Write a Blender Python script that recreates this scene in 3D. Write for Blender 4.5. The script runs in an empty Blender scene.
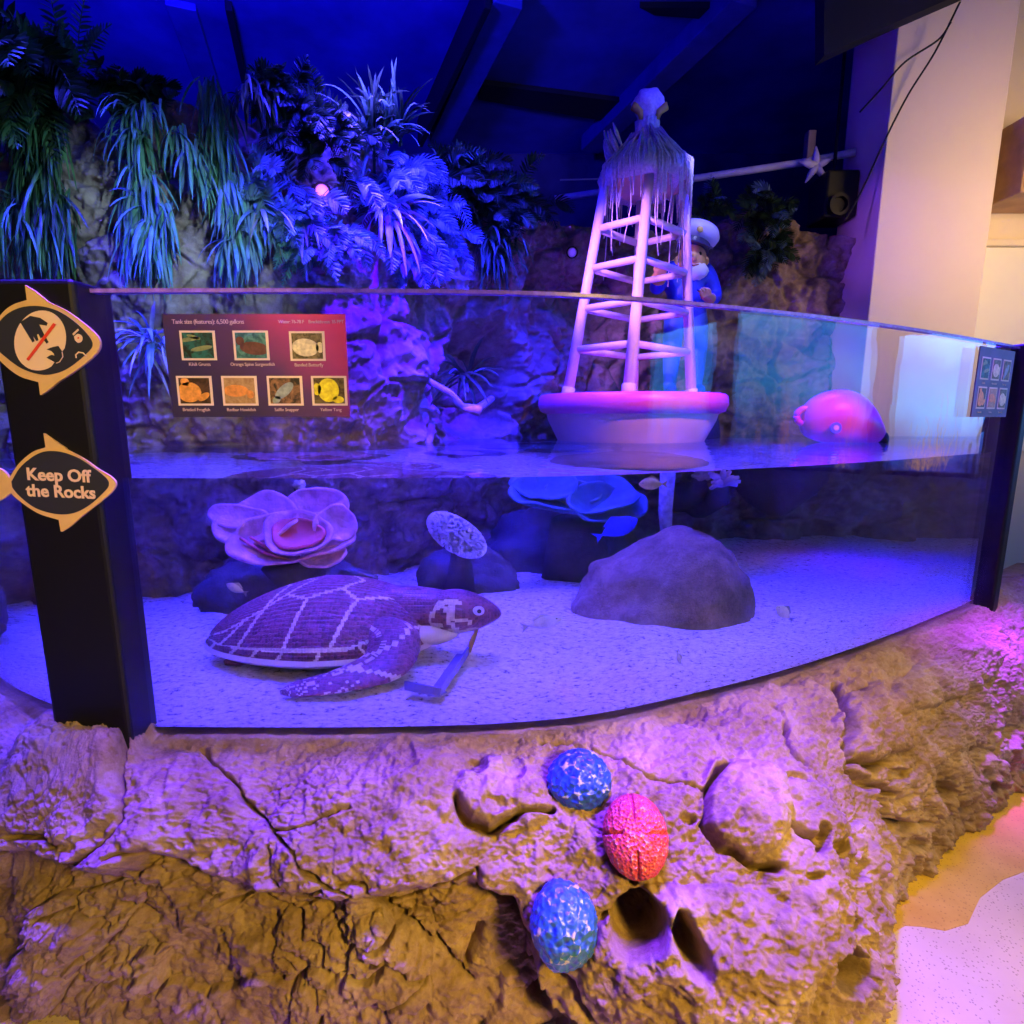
import bpy, math, random
import numpy as np
from mathutils import Vector, Matrix, Euler

S = bpy.context.scene
COL = S.collection
rnd = random.Random(7)

# ------------------------------------------------------------------ camera
FPX, PITCH, CZ = 553.0, math.radians(9.75), 1.5
cam = bpy.data.cameras.new('camera'); cam.sensor_width = 36; cam.lens = 36 * FPX / 1024
cam.clip_start = .02
co = bpy.data.objects.new('camera', cam); COL.objects.link(co)
co.location = (0, 0, CZ); co.rotation_euler = (math.radians(90) - PITCH, 0, 0)
S.camera = co
S.view_settings.view_transform = 'Standard'; S.view_settings.look = 'None'
S.view_settings.gamma = 1; S.view_settings.use_curve_mapping = False
S.view_settings.exposure = 0.0
cy = S.cycles
cy.use_denoising = True
cy.max_bounces = 10; cy.diffuse_bounces = 3; cy.glossy_bounces = 4; cy.transmission_bounces = 8
cy.transparent_max_bounces = 16; cy.caustics_refractive = True; cy.caustics_reflective = False
cy.sample_clamp_indirect = 25.0; cy.sample_clamp_direct = 0

# ------------------------------------------------------------------ world and lamps
w = bpy.data.worlds.new('world'); S.world = w; w.use_nodes = True
w.node_tree.nodes['Background'].inputs[0].default_value = (.10, .03, .55, 1)
w.node_tree.nodes['Background'].inputs[1].default_value = .03

def area(name, loc, target, size, color, power, size_y=None, spread=180):
    l = bpy.data.lights.new(name, 'AREA'); l.color = color; l.energy = power
    l.shape = 'RECTANGLE'; l.size = size; l.size_y = size_y or size; l.spread = math.radians(spread)
    o = bpy.data.objects.new(name, l); COL.objects.link(o); o.location = loc
    o.rotation_euler = (Vector(target) - Vector(loc)).to_track_quat('-Z', 'Y').to_euler()
    return o

def spot(name, loc, target, color, power, angle=60, blend=.6, radius=.04):
    l = bpy.data.lights.new(name, 'SPOT'); l.color = color; l.energy = power
    l.spot_size = math.radians(angle); l.spot_blend = blend; l.shadow_soft_size = radius
    o = bpy.data.objects.new(name, l); COL.objects.link(o); o.location = loc
    o.rotation_euler = (Vector(target) - Vector(loc)).to_track_quat('-Z', 'Y').to_euler()
    return o

VIO = (.20, .045, 1.0); BLU = (.03, .01, 1.0); WARM = (1.0, .50, .10)
# violet tank lights hung over the pane: they rake the ledge from above
area('ledge_light_left', (-.75, 1.44, 3.3), (-.75, 1.20, .5), 1.3, (.07, .01, 1.0), 44, .15, spread=40)
area('ledge_light_middle', (.45, 1.58, 3.3), (.5, 1.26, .4), .9, (.10, .015, 1.0), 30, .15, spread=30)
area('ledge_light_right', (1.85, 2.30, 3.3), (2.08, 2.26, .55), .4, (.20, .01, 1.0), 22, .12, spread=24)
# broad violet panels hung over the water, then an added blue fill
area('tank_light_main', (-.25, 2.75, 3.5), (-.25, 2.45, .6), 1.2, (.085, .045, 1.0), 340, .9, spread=48)
area('tank_light_right', (1.7, 3.3, 3.5), (1.6, 3.1, .6), 1.3, (.015, .003, 1.0), 210, 1.3, spread=40)
area('tank_light_left', (-1.9, 2.0, 3.5), (-1.9, 2.1, .6), .8, (.03, .02, 1.0), 220, .8, spread=60)
area('tank_fill_back', (-.2, 2.9, 3.4), (-.5, 3.6, 1.0), 1.4, (.015, .01, 1.0), 260, .6, spread=80)  # added fill that brightens the cliff under water, no fixture of the tank
# warm lamps of the visitor side, plus a fill added for the signs
area('visitor_lamp', (2.3, -1.7, 2.95), (.1, 1.2, .25), .8, (1, .62, .07), 25, spread=50)
area('visitor_lamp_right', (2.2, .2, 4.2), (1.9, 1.5, 0), 1.2, (1, .64, .18), 16, spread=60)
spot('sign_fill', (-.5, -.9, 2.5), (-.98, 1.35, 1.50), (1, .66, .20), 190, 30, .5, .05)  # added frontal fill to bring out the gold of the signs
area('hall_lamp', (4.6, 2.0, 3.0), (3.8, 4.8, 2.9), 1.0, (1, .62, .22), 20, spread=80)
# coloured lights on cliff, ceiling and tower; added fills for statue and float
spot('ceiling_wash', (-1.7, 2.4, 3.9), (-2.6, 4.6, 5.1), (.015, .004, 1.0), 1500, 150, 1, .3)
spot('ceiling_wash_far', (1.0, 3.3, 3.5), (1.5, 6.6, 5.1), (.015, .004, 1.0), 60, 110, 1, .3)
spot('cliff_light_cyan', (-.6, 1.75, 2.6), (-1.9, 2.9, 2.1), (.50, .80, 1.0), 100, 60, .9)
spot('cliff_light_violet', (-.2, 2.2, 3.2), (-.72, 3.3, 1.9), (.05, .0, 1.0), 1300, 46, .8)
spot('tower_light', (-.1, 2.6, 2.9), (.85, 3.8, 2.3), (.42, .17, 1.0), 380, 42, .7)
spot('tower_warm', (1.3, 1.7, 3.0), (.85, 3.6, 1.60), (1, .36, .16), 210, 30, .7)
spot('column_violet', (1.2, 3.4, 3.1), (3.1, 4.75, 2.9), (.32, .08, 1.0), 70, 30, .8)
spot('statue_fill', (1.1, 3.0, 3.6), (1.36, 4.35, 2.5), (.35, .35, 1.0), 110, 24, .7)  # added narrow fill, lifts the captain out of the dark
spot('float_pink_fill', (2.3, 1.5, 2.9), (1.87, 3.2, 1.45), (1, .06, .26), 210, 18, .7)  # added pink fill, tints the float without a real source

# ------------------------------------------------------------------ helpers
def ray(px, py):
    x = (px - 512) / FPX; y = -(py - 512) / FPX
    c, s = math.cos(PITCH), math.sin(PITCH)
    return Vector((x, c + y * s, -s + y * c))
CAM = Vector((0, 0, CZ))
def at(px, py, Y):
    d = ray(px, py); return CAM + d * (Y / d.y)
def onz(px, py, z):
    d = ray(px, py); return CAM + d * ((z - CZ) / d.z)
def project(P):
    P = np.asarray(P, float); c, s = math.cos(PITCH), math.sin(PITCH)
    X, Y, Z = P[..., 0], P[..., 1], P[..., 2] - CZ
    f = Y * c - Z * s; u = Y * s + Z * c
    return 512 + FPX * X / f, 512 - FPX * u / f

def catmull(P, n=12):
    P = [np.array(p, float) for p in P]; P = [2 * P[0] - P[1]] + P + [2 * P[-1] - P[-2]]; o = []
    for i in range(1, len(P) - 2):
        a, b, c, d = P[i - 1:i + 3]
        for k in range(n):
            t = k / n
            o.append(.5 * (2 * b + (c - a) * t + (2 * a - 5 * b + 4 * c - d) * t * t + (3 * b - a - 3 * c + d) * t ** 3))
    o.append(P[-2]); return np.array(o)

def _hash(ix, iy, iz, seed):
    h = (ix.astype(np.int64) * 374761393 + iy.astype(np.int64) * 668265263 + iz.astype(np.int64) * 2147483647 + seed * 974634777) & 0xffffffff
    h = ((h ^ (h >> 13)) * 1274126177) & 0xffffffff
    h = ((h ^ (h >> 15)) * 2246822519) & 0xffffffff
    return ((h ^ (h >> 16)) & 0xffffff) / float(0xffffff)
def vnoise(P, sc, seed=0):
    Q = np.asarray(P) * sc + 100.0; i = np.floor(Q); f = Q - i; f = f * f * f * (f * (f * 6 - 15) + 10)
    i = i.astype(np.int64); r = 0
    for dx in (0, 1):
        for dy in (0, 1):
            for dz in (0, 1):
                wgt = (f[..., 0] if dx else 1 - f[..., 0]) * (f[..., 1] if dy else 1 - f[..., 1]) * (f[..., 2] if dz else 1 - f[..., 2])
                r = r + wgt * _hash(i[..., 0] + dx, i[..., 1] + dy, i[..., 2] + dz, seed)
    return r * 2 - 1
def fbm(P, sc, o=4, seed=0, gain=.5):
    r = 0; a = 1
    for k in range(o):
        r = r + a * vnoise(P, sc * 2.03 ** k, seed + k * 17); a *= gain
    return r
def ridged(P, sc, o=4, seed=0):
    r = 0; a = 1
    for k in range(o):
        r = r + a * (1 - 2 * np.abs(vnoise(P, sc * 2.07 ** k, seed + k * 31))); a *= .5
    return r
def cells(P, sc, seed=0):
    """F1, F2 and a random value for the nearest cell of a 3D cellular pattern"""
    Q = np.asarray(P) * sc + 50.0; i = np.floor(Q).astype(np.int64); F1 = np.full(Q.shape[:-1], 9.); F2 = F1.copy(); V = np.zeros_like(F1)
    for dx in (-1, 0, 1):
        for dy in (-1, 0, 1):
            for dz in (-1, 0, 1):
                a, b, c = i[..., 0] + dx, i[..., 1] + dy, i[..., 2] + dz
                px = a + _hash(a, b, c, seed); py = b + _hash(a, b, c, seed + 1); pz = c + _hash(a, b, c, seed + 2)
                d = np.sqrt((Q[..., 0] - px) ** 2 + (Q[..., 1] - py) ** 2 + (Q[..., 2] - pz) ** 2)
                n = d < F1
                F2 = np.where(n, F1, np.minimum(F2, d)); V = np.where(n, _hash(a, b, c, seed + 3), V); F1 = np.where(n, d, F1)
    return F1, F2, V
def sstep(a, b, x):
    t = np.clip((x - a) / (b - a), 0, 1); return t * t * (3 - 2 * t)
def seg_dist(X, Y, pts):
    D = np.full(X.shape, 1e9)
    for (ax, ay), (bx, by) in zip(pts[:-1], pts[1:]):
        ex, ey = bx - ax, by - ay; L = ex * ex + ey * ey + 1e-9
        t = np.clip(((X - ax) * ex + (Y - ay) * ey) / L, 0, 1)
        D = np.minimum(D, np.hypot(X - ax - t * ex, Y - ay - t * ey))
    return D

def props(o, label=None, cat=None, group=None, kind=None):
    if label: o['label'] = label
    if cat: o['category'] = cat
    if group: o['group'] = group
    if kind: o['kind'] = kind
    return o
def empty(name, loc, label, cat, group=None, rz=0):
    o = bpy.data.objects.new(name, None); COL.objects.link(o); o.location = loc; o.rotation_euler = (0, 0, rz)
    o.empty_display_size = .05
    return props(o, label, cat, group)

class MB:
    def __init__(s): s.v = []; s.f = []; s.mi = []; s.cur = 0
    def add(s, vs, fs):
        b = len(s.v); s.v += [tuple(v) for v in vs]; s.f += [tuple(i + b for i in f) for f in fs]; s.mi += [s.cur] * len(fs); return s
    def box(s, lo, hi, M=None):
        x0, y0, z0 = lo; x1, y1, z1 = hi
        vs = [Vector(p) for p in ((x0, y0, z0), (x1, y0, z0), (x1, y1, z0), (x0, y1, z0), (x0, y0, z1), (x1, y0, z1), (x1, y1, z1), (x0, y1, z1))]
        if M: vs = [M @ v for v in vs]
        return s.add(vs, [(0, 3, 2, 1), (4, 5, 6, 7), (0, 1, 5, 4), (1, 2, 6, 5), (2, 3, 7, 6), (3, 0, 4, 7)])
    def tube(s, pts, rad, seg=10, cap=True, flat=1.0):
        pts = [Vector(p) for p in pts]; n = len(pts)
        if not hasattr(rad, '__len__'): rad = [rad] * n
        up = Vector((0, 0, 1)); vs = []; prev = None
        for i, p in enumerate(pts):
            t = (pts[min(i + 1, n - 1)] - pts[max(i - 1, 0)]).normalized()
            if prev is None:
                a = t.cross(up) if abs(t.z) < .95 else t.cross(Vector((0, 1, 0)))
            else:
                a = prev - t * prev.dot(t)
            a.normalize(); prev = a; b = t.cross(a)
            for k in range(seg):
                q = 2 * math.pi * k / seg; vs.append(p + a * math.cos(q) * rad[i] + b * math.sin(q) * rad[i] * flat)
        fs = [(i * seg + k, i * seg + (k + 1) % seg, (i + 1) * seg + (k + 1) % seg, (i + 1) * seg + k) for i in range(n - 1) for k in range(seg)]
        if cap: fs += [tuple(range(seg - 1, -1, -1)), tuple((n - 1) * seg + k for k in range(seg))]
        return s.add(vs, fs)
    def lathe(s, prof, c=(0, 0, 0), seg=48, M=None, fn=None):
        vs = []; n = len(prof)
        for r, z in prof:
            for k in range(seg):
                q = 2 * math.pi * k / seg; v = Vector((r * math.cos(q), r * math.sin(q), z))
                if fn: v = fn(v, q)
                v = (M @ v) if M else v
                vs.append(v + Vector(c))
        fs = [(i * seg + k, i * seg + (k + 1) % seg, (i + 1) * seg + (k + 1) % seg, (i + 1) * seg + k) for i in range(n - 1) for k in range(seg)]
        fs += [tuple(range(seg - 1, -1, -1)), tuple((n - 1) * seg + k for k in range(seg))]
        return s.add(vs, fs)
    def ball(s, c, r, nu=24, nv=14, M=None, fn=None):
        if not hasattr(r, '__len__'): r = (r, r, r)
        vs = []
        for j in range(nv + 1):
            th = math.pi * (j + .0) / nv
            th = max(.001, min(math.pi - .001, th))
            for k in range(nu):
                q = 2 * math.pi * k / nu
                v = Vector((math.sin(th) * math.cos(q), math.sin(th) * math.sin(q), math.cos(th)))
                if fn: v = fn(v)
                v = Vector((v.x * r[0], v.y * r[1], v.z * r[2]))
                if M: v = M @ v
                vs.append(v + Vector(c))
        fs = [(j * nu + k, (j + 1) * nu + k, (j + 1) * nu + (k + 1) % nu, j * nu + (k + 1) % nu) for j in range(nv) for k in range(nu)]
        return s.add(vs, fs)
    def prism(s, pts, n, th):
        """polygon of 3D points thickened by th along n"""
        n = Vector(n).normalized(); k = len(pts); a = [Vector(p) for p in pts]; b = [p + n * th for p in a]
        return s.add(a + b, [tuple(range(k)), tuple(range(2 * k - 1, k - 1, -1))] + [(i, k + i, k + (i + 1) % k, (i + 1) % k) for i in range(k)])
    def build(s, name, mat, parent=None, smooth=False, bevel=0, solid=0, subd=0, label=None):
        me = bpy.data.meshes.new(name); me.from_pydata([tuple(v) for v in s.v], [], s.f)
        mats = mat if isinstance(mat, (list, tuple)) else [mat]
        for m in mats: me.materials.append(m)
        if len(mats) > 1: me.polygons.foreach_set('material_index', s.mi)
        me.update()
        import bmesh
        bm = bmesh.new(); bm.from_mesh(me); bmesh.ops.recalc_face_normals(bm, faces=bm.faces); bm.to_mesh(me); bm.free()
        if smooth: me.polygons.foreach_set('use_smooth', [True] * len(me.polygons))
        o = bpy.data.objects.new(name, me); COL.objects.link(o)
        if parent:
            o.parent = parent
            o.matrix_parent_inverse = world_matrix(parent).inverted()
        if bevel:
            m = o.modifiers.new('bevel', 'BEVEL'); m.width = bevel; m.segments = 2; m.limit_method = 'ANGLE'
        if solid:
            m = o.modifiers.new('thickness', 'SOLIDIFY'); m.thickness = solid; m.offset = 0
        if subd:
            m = o.modifiers.new('subd', 'SUBSURF'); m.levels = subd; m.render_levels = subd
        if label: o['label'] = label
        return o
def world_matrix(o):
    M = Matrix.Translation(o.location) @ o.rotation_euler.to_matrix().to_4x4()
    if o.parent: M = world_matrix(o.parent) @ o.matrix_parent_inverse @ M
    return M

def grid_object(name, P, mat, smooth=True, kind=None):
    """P: (n, m, 3) array"""
    n, m = P.shape[:2]; me = bpy.data.meshes.new(name)
    me.vertices.add(n * m); me.vertices.foreach_set('co', P.reshape(-1).astype(np.float32))
    i = np.arange((n - 1) * m).reshape(n - 1, m)[:, :-1]
    q = np.stack([i, i + 1, i + m + 1, i + m], -1).reshape(-1, 4)
    me.loops.add(q.size); me.loops.foreach_set('vertex_index', q.reshape(-1).astype(np.int32))
    me.polygons.add(len(q)); me.polygons.foreach_set('loop_start', (np.arange(len(q)) * 4).astype(np.int32))
    me.polygons.foreach_set('loop_total', np.full(len(q), 4, np.int32))
    me.polygons.foreach_set('use_smooth', np.full(len(q), smooth))
    me.materials.append(mat); me.update(calc_edges=True); me.validate()
    o = bpy.data.objects.new(name, me); COL.objects.link(o)
    if kind: o['kind'] = kind
    return o

def text_mesh(name, txt, size, mat, origin, right, up, parent, bold=0.0, depth=.001, align='LEFT', label=None, space=1.0):
    cu = bpy.data.curves.new(name, 'FONT'); cu.body = txt; cu.size = size; cu.extrude = depth; cu.offset = bold
    cu.align_x = align; cu.space_line = .95; cu.resolution_u = 3; cu.space_character = space
    tmp = bpy.data.objects.new(name, cu); COL.objects.link(tmp)
    dg = bpy.context.evaluated_depsgraph_get()
    me = bpy.data.meshes.new_from_object(tmp.evaluated_get(dg)); bpy.data.objects.remove(tmp)
    r = Vector(right).normalized(); u = Vector(up).normalized(); n = r.cross(u)
    M = Matrix((r, u, n)).transposed().to_4x4(); M.translation = Vector(origin)
    me.transform(M); me.materials.clear(); me.materials.append(mat)
    o = bpy.data.objects.new(name, me); COL.objects.link(o)
    if parent:
        o.parent = parent; o.matrix_parent_inverse = world_matrix(parent).inverted()
    if label: o['label'] = label
    return o

# ------------------------------------------------------------------ materials
class N:
    def __init__(s, name):
        s.m = bpy.data.materials.new(name); s.m.use_nodes = True; s.t = s.m.node_tree
        s.b = s.t.nodes['Principled BSDF']; s.out = s.t.nodes['Material Output']
    def n(s, ty, **kw):
        nd = s.t.nodes.new(ty)
        for k, v in kw.items():
            if k.startswith('i_'): nd.inputs[k[2:].replace('_', ' ')].default_value = v
            else: setattr(nd, k, v)
        return nd
    def l(s, a, b): s.t.links.new(a, b)
    def coord(s): return s.n('ShaderNodeTexCoord').outputs['Object']
    def noise(s, sc, det=5, rough=.55, vec=None, dist=0):
        nd = s.n('ShaderNodeTexNoise', i_Scale=sc, i_Detail=det, i_Roughness=rough, i_Distortion=dist)
        s.l(vec or s.coord(), nd.inputs['Vector']); return nd.outputs['Fac']
    def vor(s, sc, vec=None, feat='F1', out='Distance'):
        nd = s.n('ShaderNodeTexVoronoi', feature=feat); nd.inputs['Scale'].default_value = sc
        s.l(vec or s.coord(), nd.inputs['Vector']); return nd.outputs[out]
    def ramp(s, fac, stops):
        nd = s.n('ShaderNodeValToRGB'); e = nd.color_ramp.elements
        while len(e) < len(stops): e.new(.5)
        for k, (p, c) in enumerate(stops):
            e[k].position = p; e[k].color = (*c, 1) if len(c) == 3 else c
        s.l(fac, nd.inputs[0]); return nd.outputs[0]
    def bump(s, h, st=.3, d=.01, prev=None):
        nd = s.n('ShaderNodeBump', i_Strength=st, i_Distance=d); s.l(h, nd.inputs['Height'])
        if prev: s.l(prev, nd.inputs['Normal'])
        return nd.outputs[0]
    def math(s, op, a, b=None):
        nd = s.n('ShaderNodeMath', operation=op)
        for k, x in enumerate((a, b)):
            if x is None: continue
            if isinstance(x, (int, float)): nd.inputs[k].default_value = x
            else: s.l(x, nd.inputs[k])
        return nd.outputs[0]
def plain(name, col, rough=.5, metal=0, bump=None, var=None, spec=.5, emit=None, trans=0):
    m = N(name); m.b.inputs['Base Color'].default_value = (*col, 1); m.b.inputs['Roughness'].default_value = rough
    m.b.inputs['Metallic'].default_value = metal; m.b.inputs['Specular IOR Level'].default_value = spec
    if var:
        sc, amt = var; c0 = tuple(max(0, x * (1 - amt)) for x in col); c1 = tuple(min(1, x * (1 + amt)) for x in col)
        m.l(m.ramp(m.noise(sc), [(.3, c0), (.7, c1)]), m.b.inputs['Base Color'])
    if bump:
        sc, st, d = bump; m.l(m.bump(m.noise(sc, 6, .65), st, d), m.b.inputs['Normal'])
    if emit:
        m.b.inputs['Emission Color'].default_value = (*emit[0], 1); m.b.inputs['Emission Strength'].default_value = emit[1]
    if trans: m.b.inputs['Transmission Weight'].default_value = trans
    return m.m
def rock_mat(name, c0, c1, c2, sc=1.0, bump=1.0):
    m = N(name); a = m.noise(5 * sc, 8, .62, dist=.4); b = m.noise(38 * sc, 6, .7); v = m.vor(70 * sc)
    mx = m.math('ADD', m.math('MULTIPLY', a, .65), m.math('MULTIPLY', b, .35))
    m.l(m.ramp(mx, [(.34, c0), (.5, c1), (.66, c2)]), m.b.inputs['Base Color'])
    m.b.inputs['Roughness'].default_value = .85; m.b.inputs['Specular IOR Level'].default_value = .22
    n1 = m.bump(m.noise(60 * sc, 8, .72), .9 * bump, .006)
    n2 = m.bump(m.ramp(v, [(.0, (0, 0, 0)), (.35, (1, 1, 1))]), .35 * bump, .004, n1)
    m.l(n2, m.b.inputs['Normal']); return m.m
def foliage(name, c0, c1):
    m = N(name); m.l(m.ramp(m.noise(14, 3), [(.3, c0), (.7, c1)]), m.b.inputs['Base Color'])
    m.b.inputs['Roughness'].default_value = .5; m.b.inputs['Specular IOR Level'].default_value = .3
    tr = m.n('ShaderNodeBsdfTranslucent'); tr.inputs[0].default_value = (*c1, 1)
    mx = m.n('ShaderNodeMixShader'); mx.inputs[0].default_value = .25
    m.l(m.b.outputs[0], mx.inputs[1]); m.l(tr.outputs[0], mx.inputs[2]); m.l(mx.outputs[0], m.out.inputs[0])
    return m.m

M_ledge = rock_mat('fake_rock', (.15, .09, .038), (.30, .205, .11), (.44, .33, .21))
M_cliff = rock_mat('cliff_rock', (.10, .07, .06), (.24, .17, .14), (.42, .33, .29), .5)
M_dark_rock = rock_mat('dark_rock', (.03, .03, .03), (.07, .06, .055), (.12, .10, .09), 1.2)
M_boulder = rock_mat('boulder_rock', (.08, .055, .022), (.19, .13, .055), (.32, .23, .11), 1.5, 1.5)
M_black = plain('black_laminate', (.006, .006, .007), .42, bump=(300, .15, .001), spec=.3)
M_gold = plain('sign_gold', (.72, .47, .17), .5, var=(30, .06))
M_cream = plain('sign_cream', (.85, .62, .38), .5)
M_slate = plain('sign_slate', (.022, .024, .035), .5)
M_red = plain('sign_red', (.75, .05, .015), .5)
M_wood = plain('painted_wood', (.80, .66, .56), .5, var=(12, .08), bump=(40, .2, .002))
M_sand = None
def mk_sand():
    m = N('white_sand'); g = m.noise(260, 3, .8); sp = m.noise(42, 5, .75); big = m.noise(3.2, 4, .6)
    c = m.ramp(sp, [(.36, (.10, .06, .07)), (.43, (.62, .54, .50)), (.60, (.85, .78, .74))])
    m.l(c, m.b.inputs['Base Color']); m.b.inputs['Roughness'].default_value = .9
    n = m.bump(big, .4, .03); n = m.bump(g, .5, .003, n); n = m.bump(sp, .6, .006, n); m.l(n, m.b.inputs['Normal'])
    return m.m
M_sand = mk_sand()
def mk_pane():
    m = N('tank_acrylic'); lw = m.n('ShaderNodeLayerWeight'); lw.inputs[0].default_value = .5
    k5 = m.math('POWER', lw.outputs['Facing'], 4.6); fr = m.math('ADD', m.math('MULTIPLY', k5, .9), .035)
    tr = m.n('ShaderNodeBsdfTransparent'); tr.inputs[0].default_value = (.985, .99, 1, 1)
    gl = m.n('ShaderNodeBsdfGlossy'); gl.inputs['Roughness'].default_value = .015
    nz = m.noise(2.2, 3); m.l(m.bump(nz, .12, .02), gl.inputs['Normal'])
    mx = m.n('ShaderNodeMixShader'); m.l(fr, mx.inputs[0]); m.l(tr.outputs[0], mx.inputs[1]); m.l(gl.outputs[0], mx.inputs[2])
    m.l(mx.outputs[0], m.out.inputs[0]); return m.m
M_pane = mk_pane()
M_rim = plain('acrylic_edge', (.30, .16, .85), .25, spec=.8, var=(60, .3))  # violet glow of light in the clear edge is put into the colour
def mk_water(top):
    m = N('water_surface' if top else 'water'); g = m.n('ShaderNodeBsdfGlass'); g.inputs['IOR'].default_value = 1.33
    g.inputs['Roughness'].default_value = 0; g.inputs['Color'].default_value = (.80, .84, 1, 1)
    if top:
        m.l(m.bump(m.noise(5, 2), .10, .03), g.inputs['Normal'])
    m.l(g.outputs[0], m.out.inputs[0]); return m.m
M_water, M_watertop = mk_water(False), mk_water(True)

# ------------------------------------------------------------------ room shell
def struct(o, kind='structure'):
    o['kind'] = kind; return o
def mk_floor():
    m = N('terrazzo'); v = m.vor(95, out='Color'); d = m.vor(95); big = m.noise(2.5, 4)
    base = m.ramp(big, [(.35, (.52, .41, .24)), (.65, (.64, .52, .33))])
    sp = m.ramp(d, [(.16, (.25, .15, .09)), (.26, (1, 1, 1))])
    mx = m.n('ShaderNodeMix', data_type='RGBA', blend_type='MULTIPLY'); mx.inputs[0].default_value = .6
    m.l(base, mx.inputs[6]); m.l(sp, mx.inputs[7]); m.l(mx.outputs[2], m.b.inputs['Base Color'])
    m.b.inputs['Roughness'].default_value = .42; return m.m
def mk_yellow():
    m = N('yellow_terrazzo'); d = m.vor(95); big = m.noise(6, 4)
    base = m.ramp(big, [(.35, (.50, .32, .03)), (.65, (.62, .42, .06))])
    sp = m.ramp(d, [(.16, (.4, .3, .2)), (.26, (1, 1, 1))])
    mx = m.n('ShaderNodeMix', data_type='RGBA', blend_type='MULTIPLY'); mx.inputs[0].default_value = .5
    m.l(base, mx.inputs[6]); m.l(sp, mx.inputs[7]); m.l(mx.outputs[2], m.b.inputs['Base Color'])
    m.b.inputs['Roughness'].default_value = .42; return m.m
M_floor, M_yellow = mk_floor(), mk_yellow()
M_ceil = plain('blue_ceiling_paint', (.045, .05, .42), .7, var=(1.6, .35), bump=(8, .3, .01))
M_ceil_dark = plain('dark_ceiling', (.006, .006, .012), .8)
M_beam = plain('blue_beam_paint', (.05, .055, .36), .6, var=(4, .25))
M_cream_wall = plain('cream_wall_paint', (.80, .68, .50), .7, var=(1.2, .04), bump=(90, .1, .002))
M_white_wall = plain('white_wall_paint', (.85, .80, .68), .6, var=(1, .03))
M_basin = plain('basin_paint', (.035, .04, .11), .8, var=(3, .4), bump=(14, .4, .01))

struct(MB().box((-4.6, -3.2, -.12), (6.0, 8.6, 0)).build('floor', M_floor))
struct(MB().box((-4.6, 1.0, 5.1), (6.0, 8.6, 5.2)).build('ceiling', M_ceil))
struct(MB().box((-4.6, -3.2, 5.0), (6.0, 1.0, 5.2)).build('ceiling', M_white_wall))
struct(MB().box((-4.6, 8.4, 0), (6.0, 8.6, 5.1)).build('wall_back', M_basin))
struct(MB().box((-4.7, -3.2, 0), (-4.6, 8.6, 5.1)).build('wall_left', M_basin))
struct(MB().box((6.0, -3.2, 0), (6.1, 8.6, 5.1)).build('wall_right', M_cream_wall))
struct(MB().box((-4.6, -3.3, 0), (6.0, -3.2, 5.1)).build('wall_front', M_cream_wall))
# ceiling beams converge away from the viewer; dark panels sit between them
def along(p0, p1, w_, z0, z1, name, mat):
    a = Vector((*p0, 0)); b = Vector((*p1, 0)); d = (b - a).normalized(); s = Vector((-d.y, d.x, 0)) * w_ / 2
    mb = MB(); v = [a - s, a + s, b + s, b - s]
    mb.prism([p + Vector((0, 0, z0)) for p in v], (0, 0, 1), z1 - z0)
    return struct(mb.build(name, mat, bevel=.008))
ZC = 5.1
def cpt(px, py, z=ZC): p = onz(px, py, z); return (p.x, p.y)
along(cpt(508, 0, 4.9), cpt(440, 140, 4.9), .26, 4.86, ZC, 'trim_1', M_beam)
along(cpt(488, 0, 4.86), cpt(420, 142, 4.86), .06, 4.80, ZC, 'trim_2', M_ceil_dark)
along(cpt(228, 0), cpt(248, 95), .06, 5.02, ZC, 'trim_3', M_ceil_dark)
along(cpt(180, 0), cpt(212, 95), .24, 5.04, ZC, 'trim_4', M_beam)
along(cpt(745, 0, 4.95), cpt(590, 150, 4.95), .26, 4.92, ZC, 'trim_5', M_beam)
def panel(poly, name):
    struct(MB().prism([Vector((*cpt(*q), ZC - .06)) for q in poly], (0, 0, 1), .049).build(name, M_ceil_dark))
panel([(483, 78), (622, 96), (618, 118), (478, 94)], 'trim_6')
panel([(448, 150), (556, 163), (553, 175), (442, 161)], 'trim_7')
panel([(640, 0), (750, 0), (735, 14), (655, 8)], 'trim_8')
# lit column beside the tank, the recess right of it and a black soffit over both
cx0 = at(870, 300, 4.62).x; cx1 = at(980, 300, 4.62).x
struct(MB().box((cx0, 4.62, 0), (cx1, 5.2, 5.1)).build('wall_column', M_cream_wall, bevel=.01))
struct(MB().box((cx1, 5.0, 0), (6.0, 5.2, 5.1)).build('wall_recess', M_cream_wall))
struct(MB().box((cx1, 4.94, 1.2), (6.0, 5.0, at(990, 247, 4.94).z)).build('trim_9', M_white_wall, bevel=.01))
struct(MB().box((cx1 - .02, 4.9, at(990, 247, 4.94).z), (6.0, 5.0, at(990, 240, 4.94).z)).build('trim_10', M_cream_wall, bevel=.01))
struct(MB().prism([at(x, y, 4.6) for x, y in ((815, 66), (870, 40), (962, 0), (985, -60), (815, -60))], (0, -1, 0), .12).build('trim_11', M_ceil_dark))
# yellow terrazzo border that follows the foot of the rocks
ye = [(1100, 800), (1024, 872), (1003, 880), (980, 898), (968, 924), (945, 931), (922, 927), (905, 926), (893, 933), (886, 950), (890, 975), (889, 1018), (880, 1100), (700, 1160), (760, 900), (900, 800), (1000, 740)]
yp = [onz(x, y, 0) for x, y in ye]
struct(MB().prism([Vector((p.x, p.y, .0005)) for p in yp], (0, 0, 1), .0015).build('floor_inlay', M_yellow))

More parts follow.
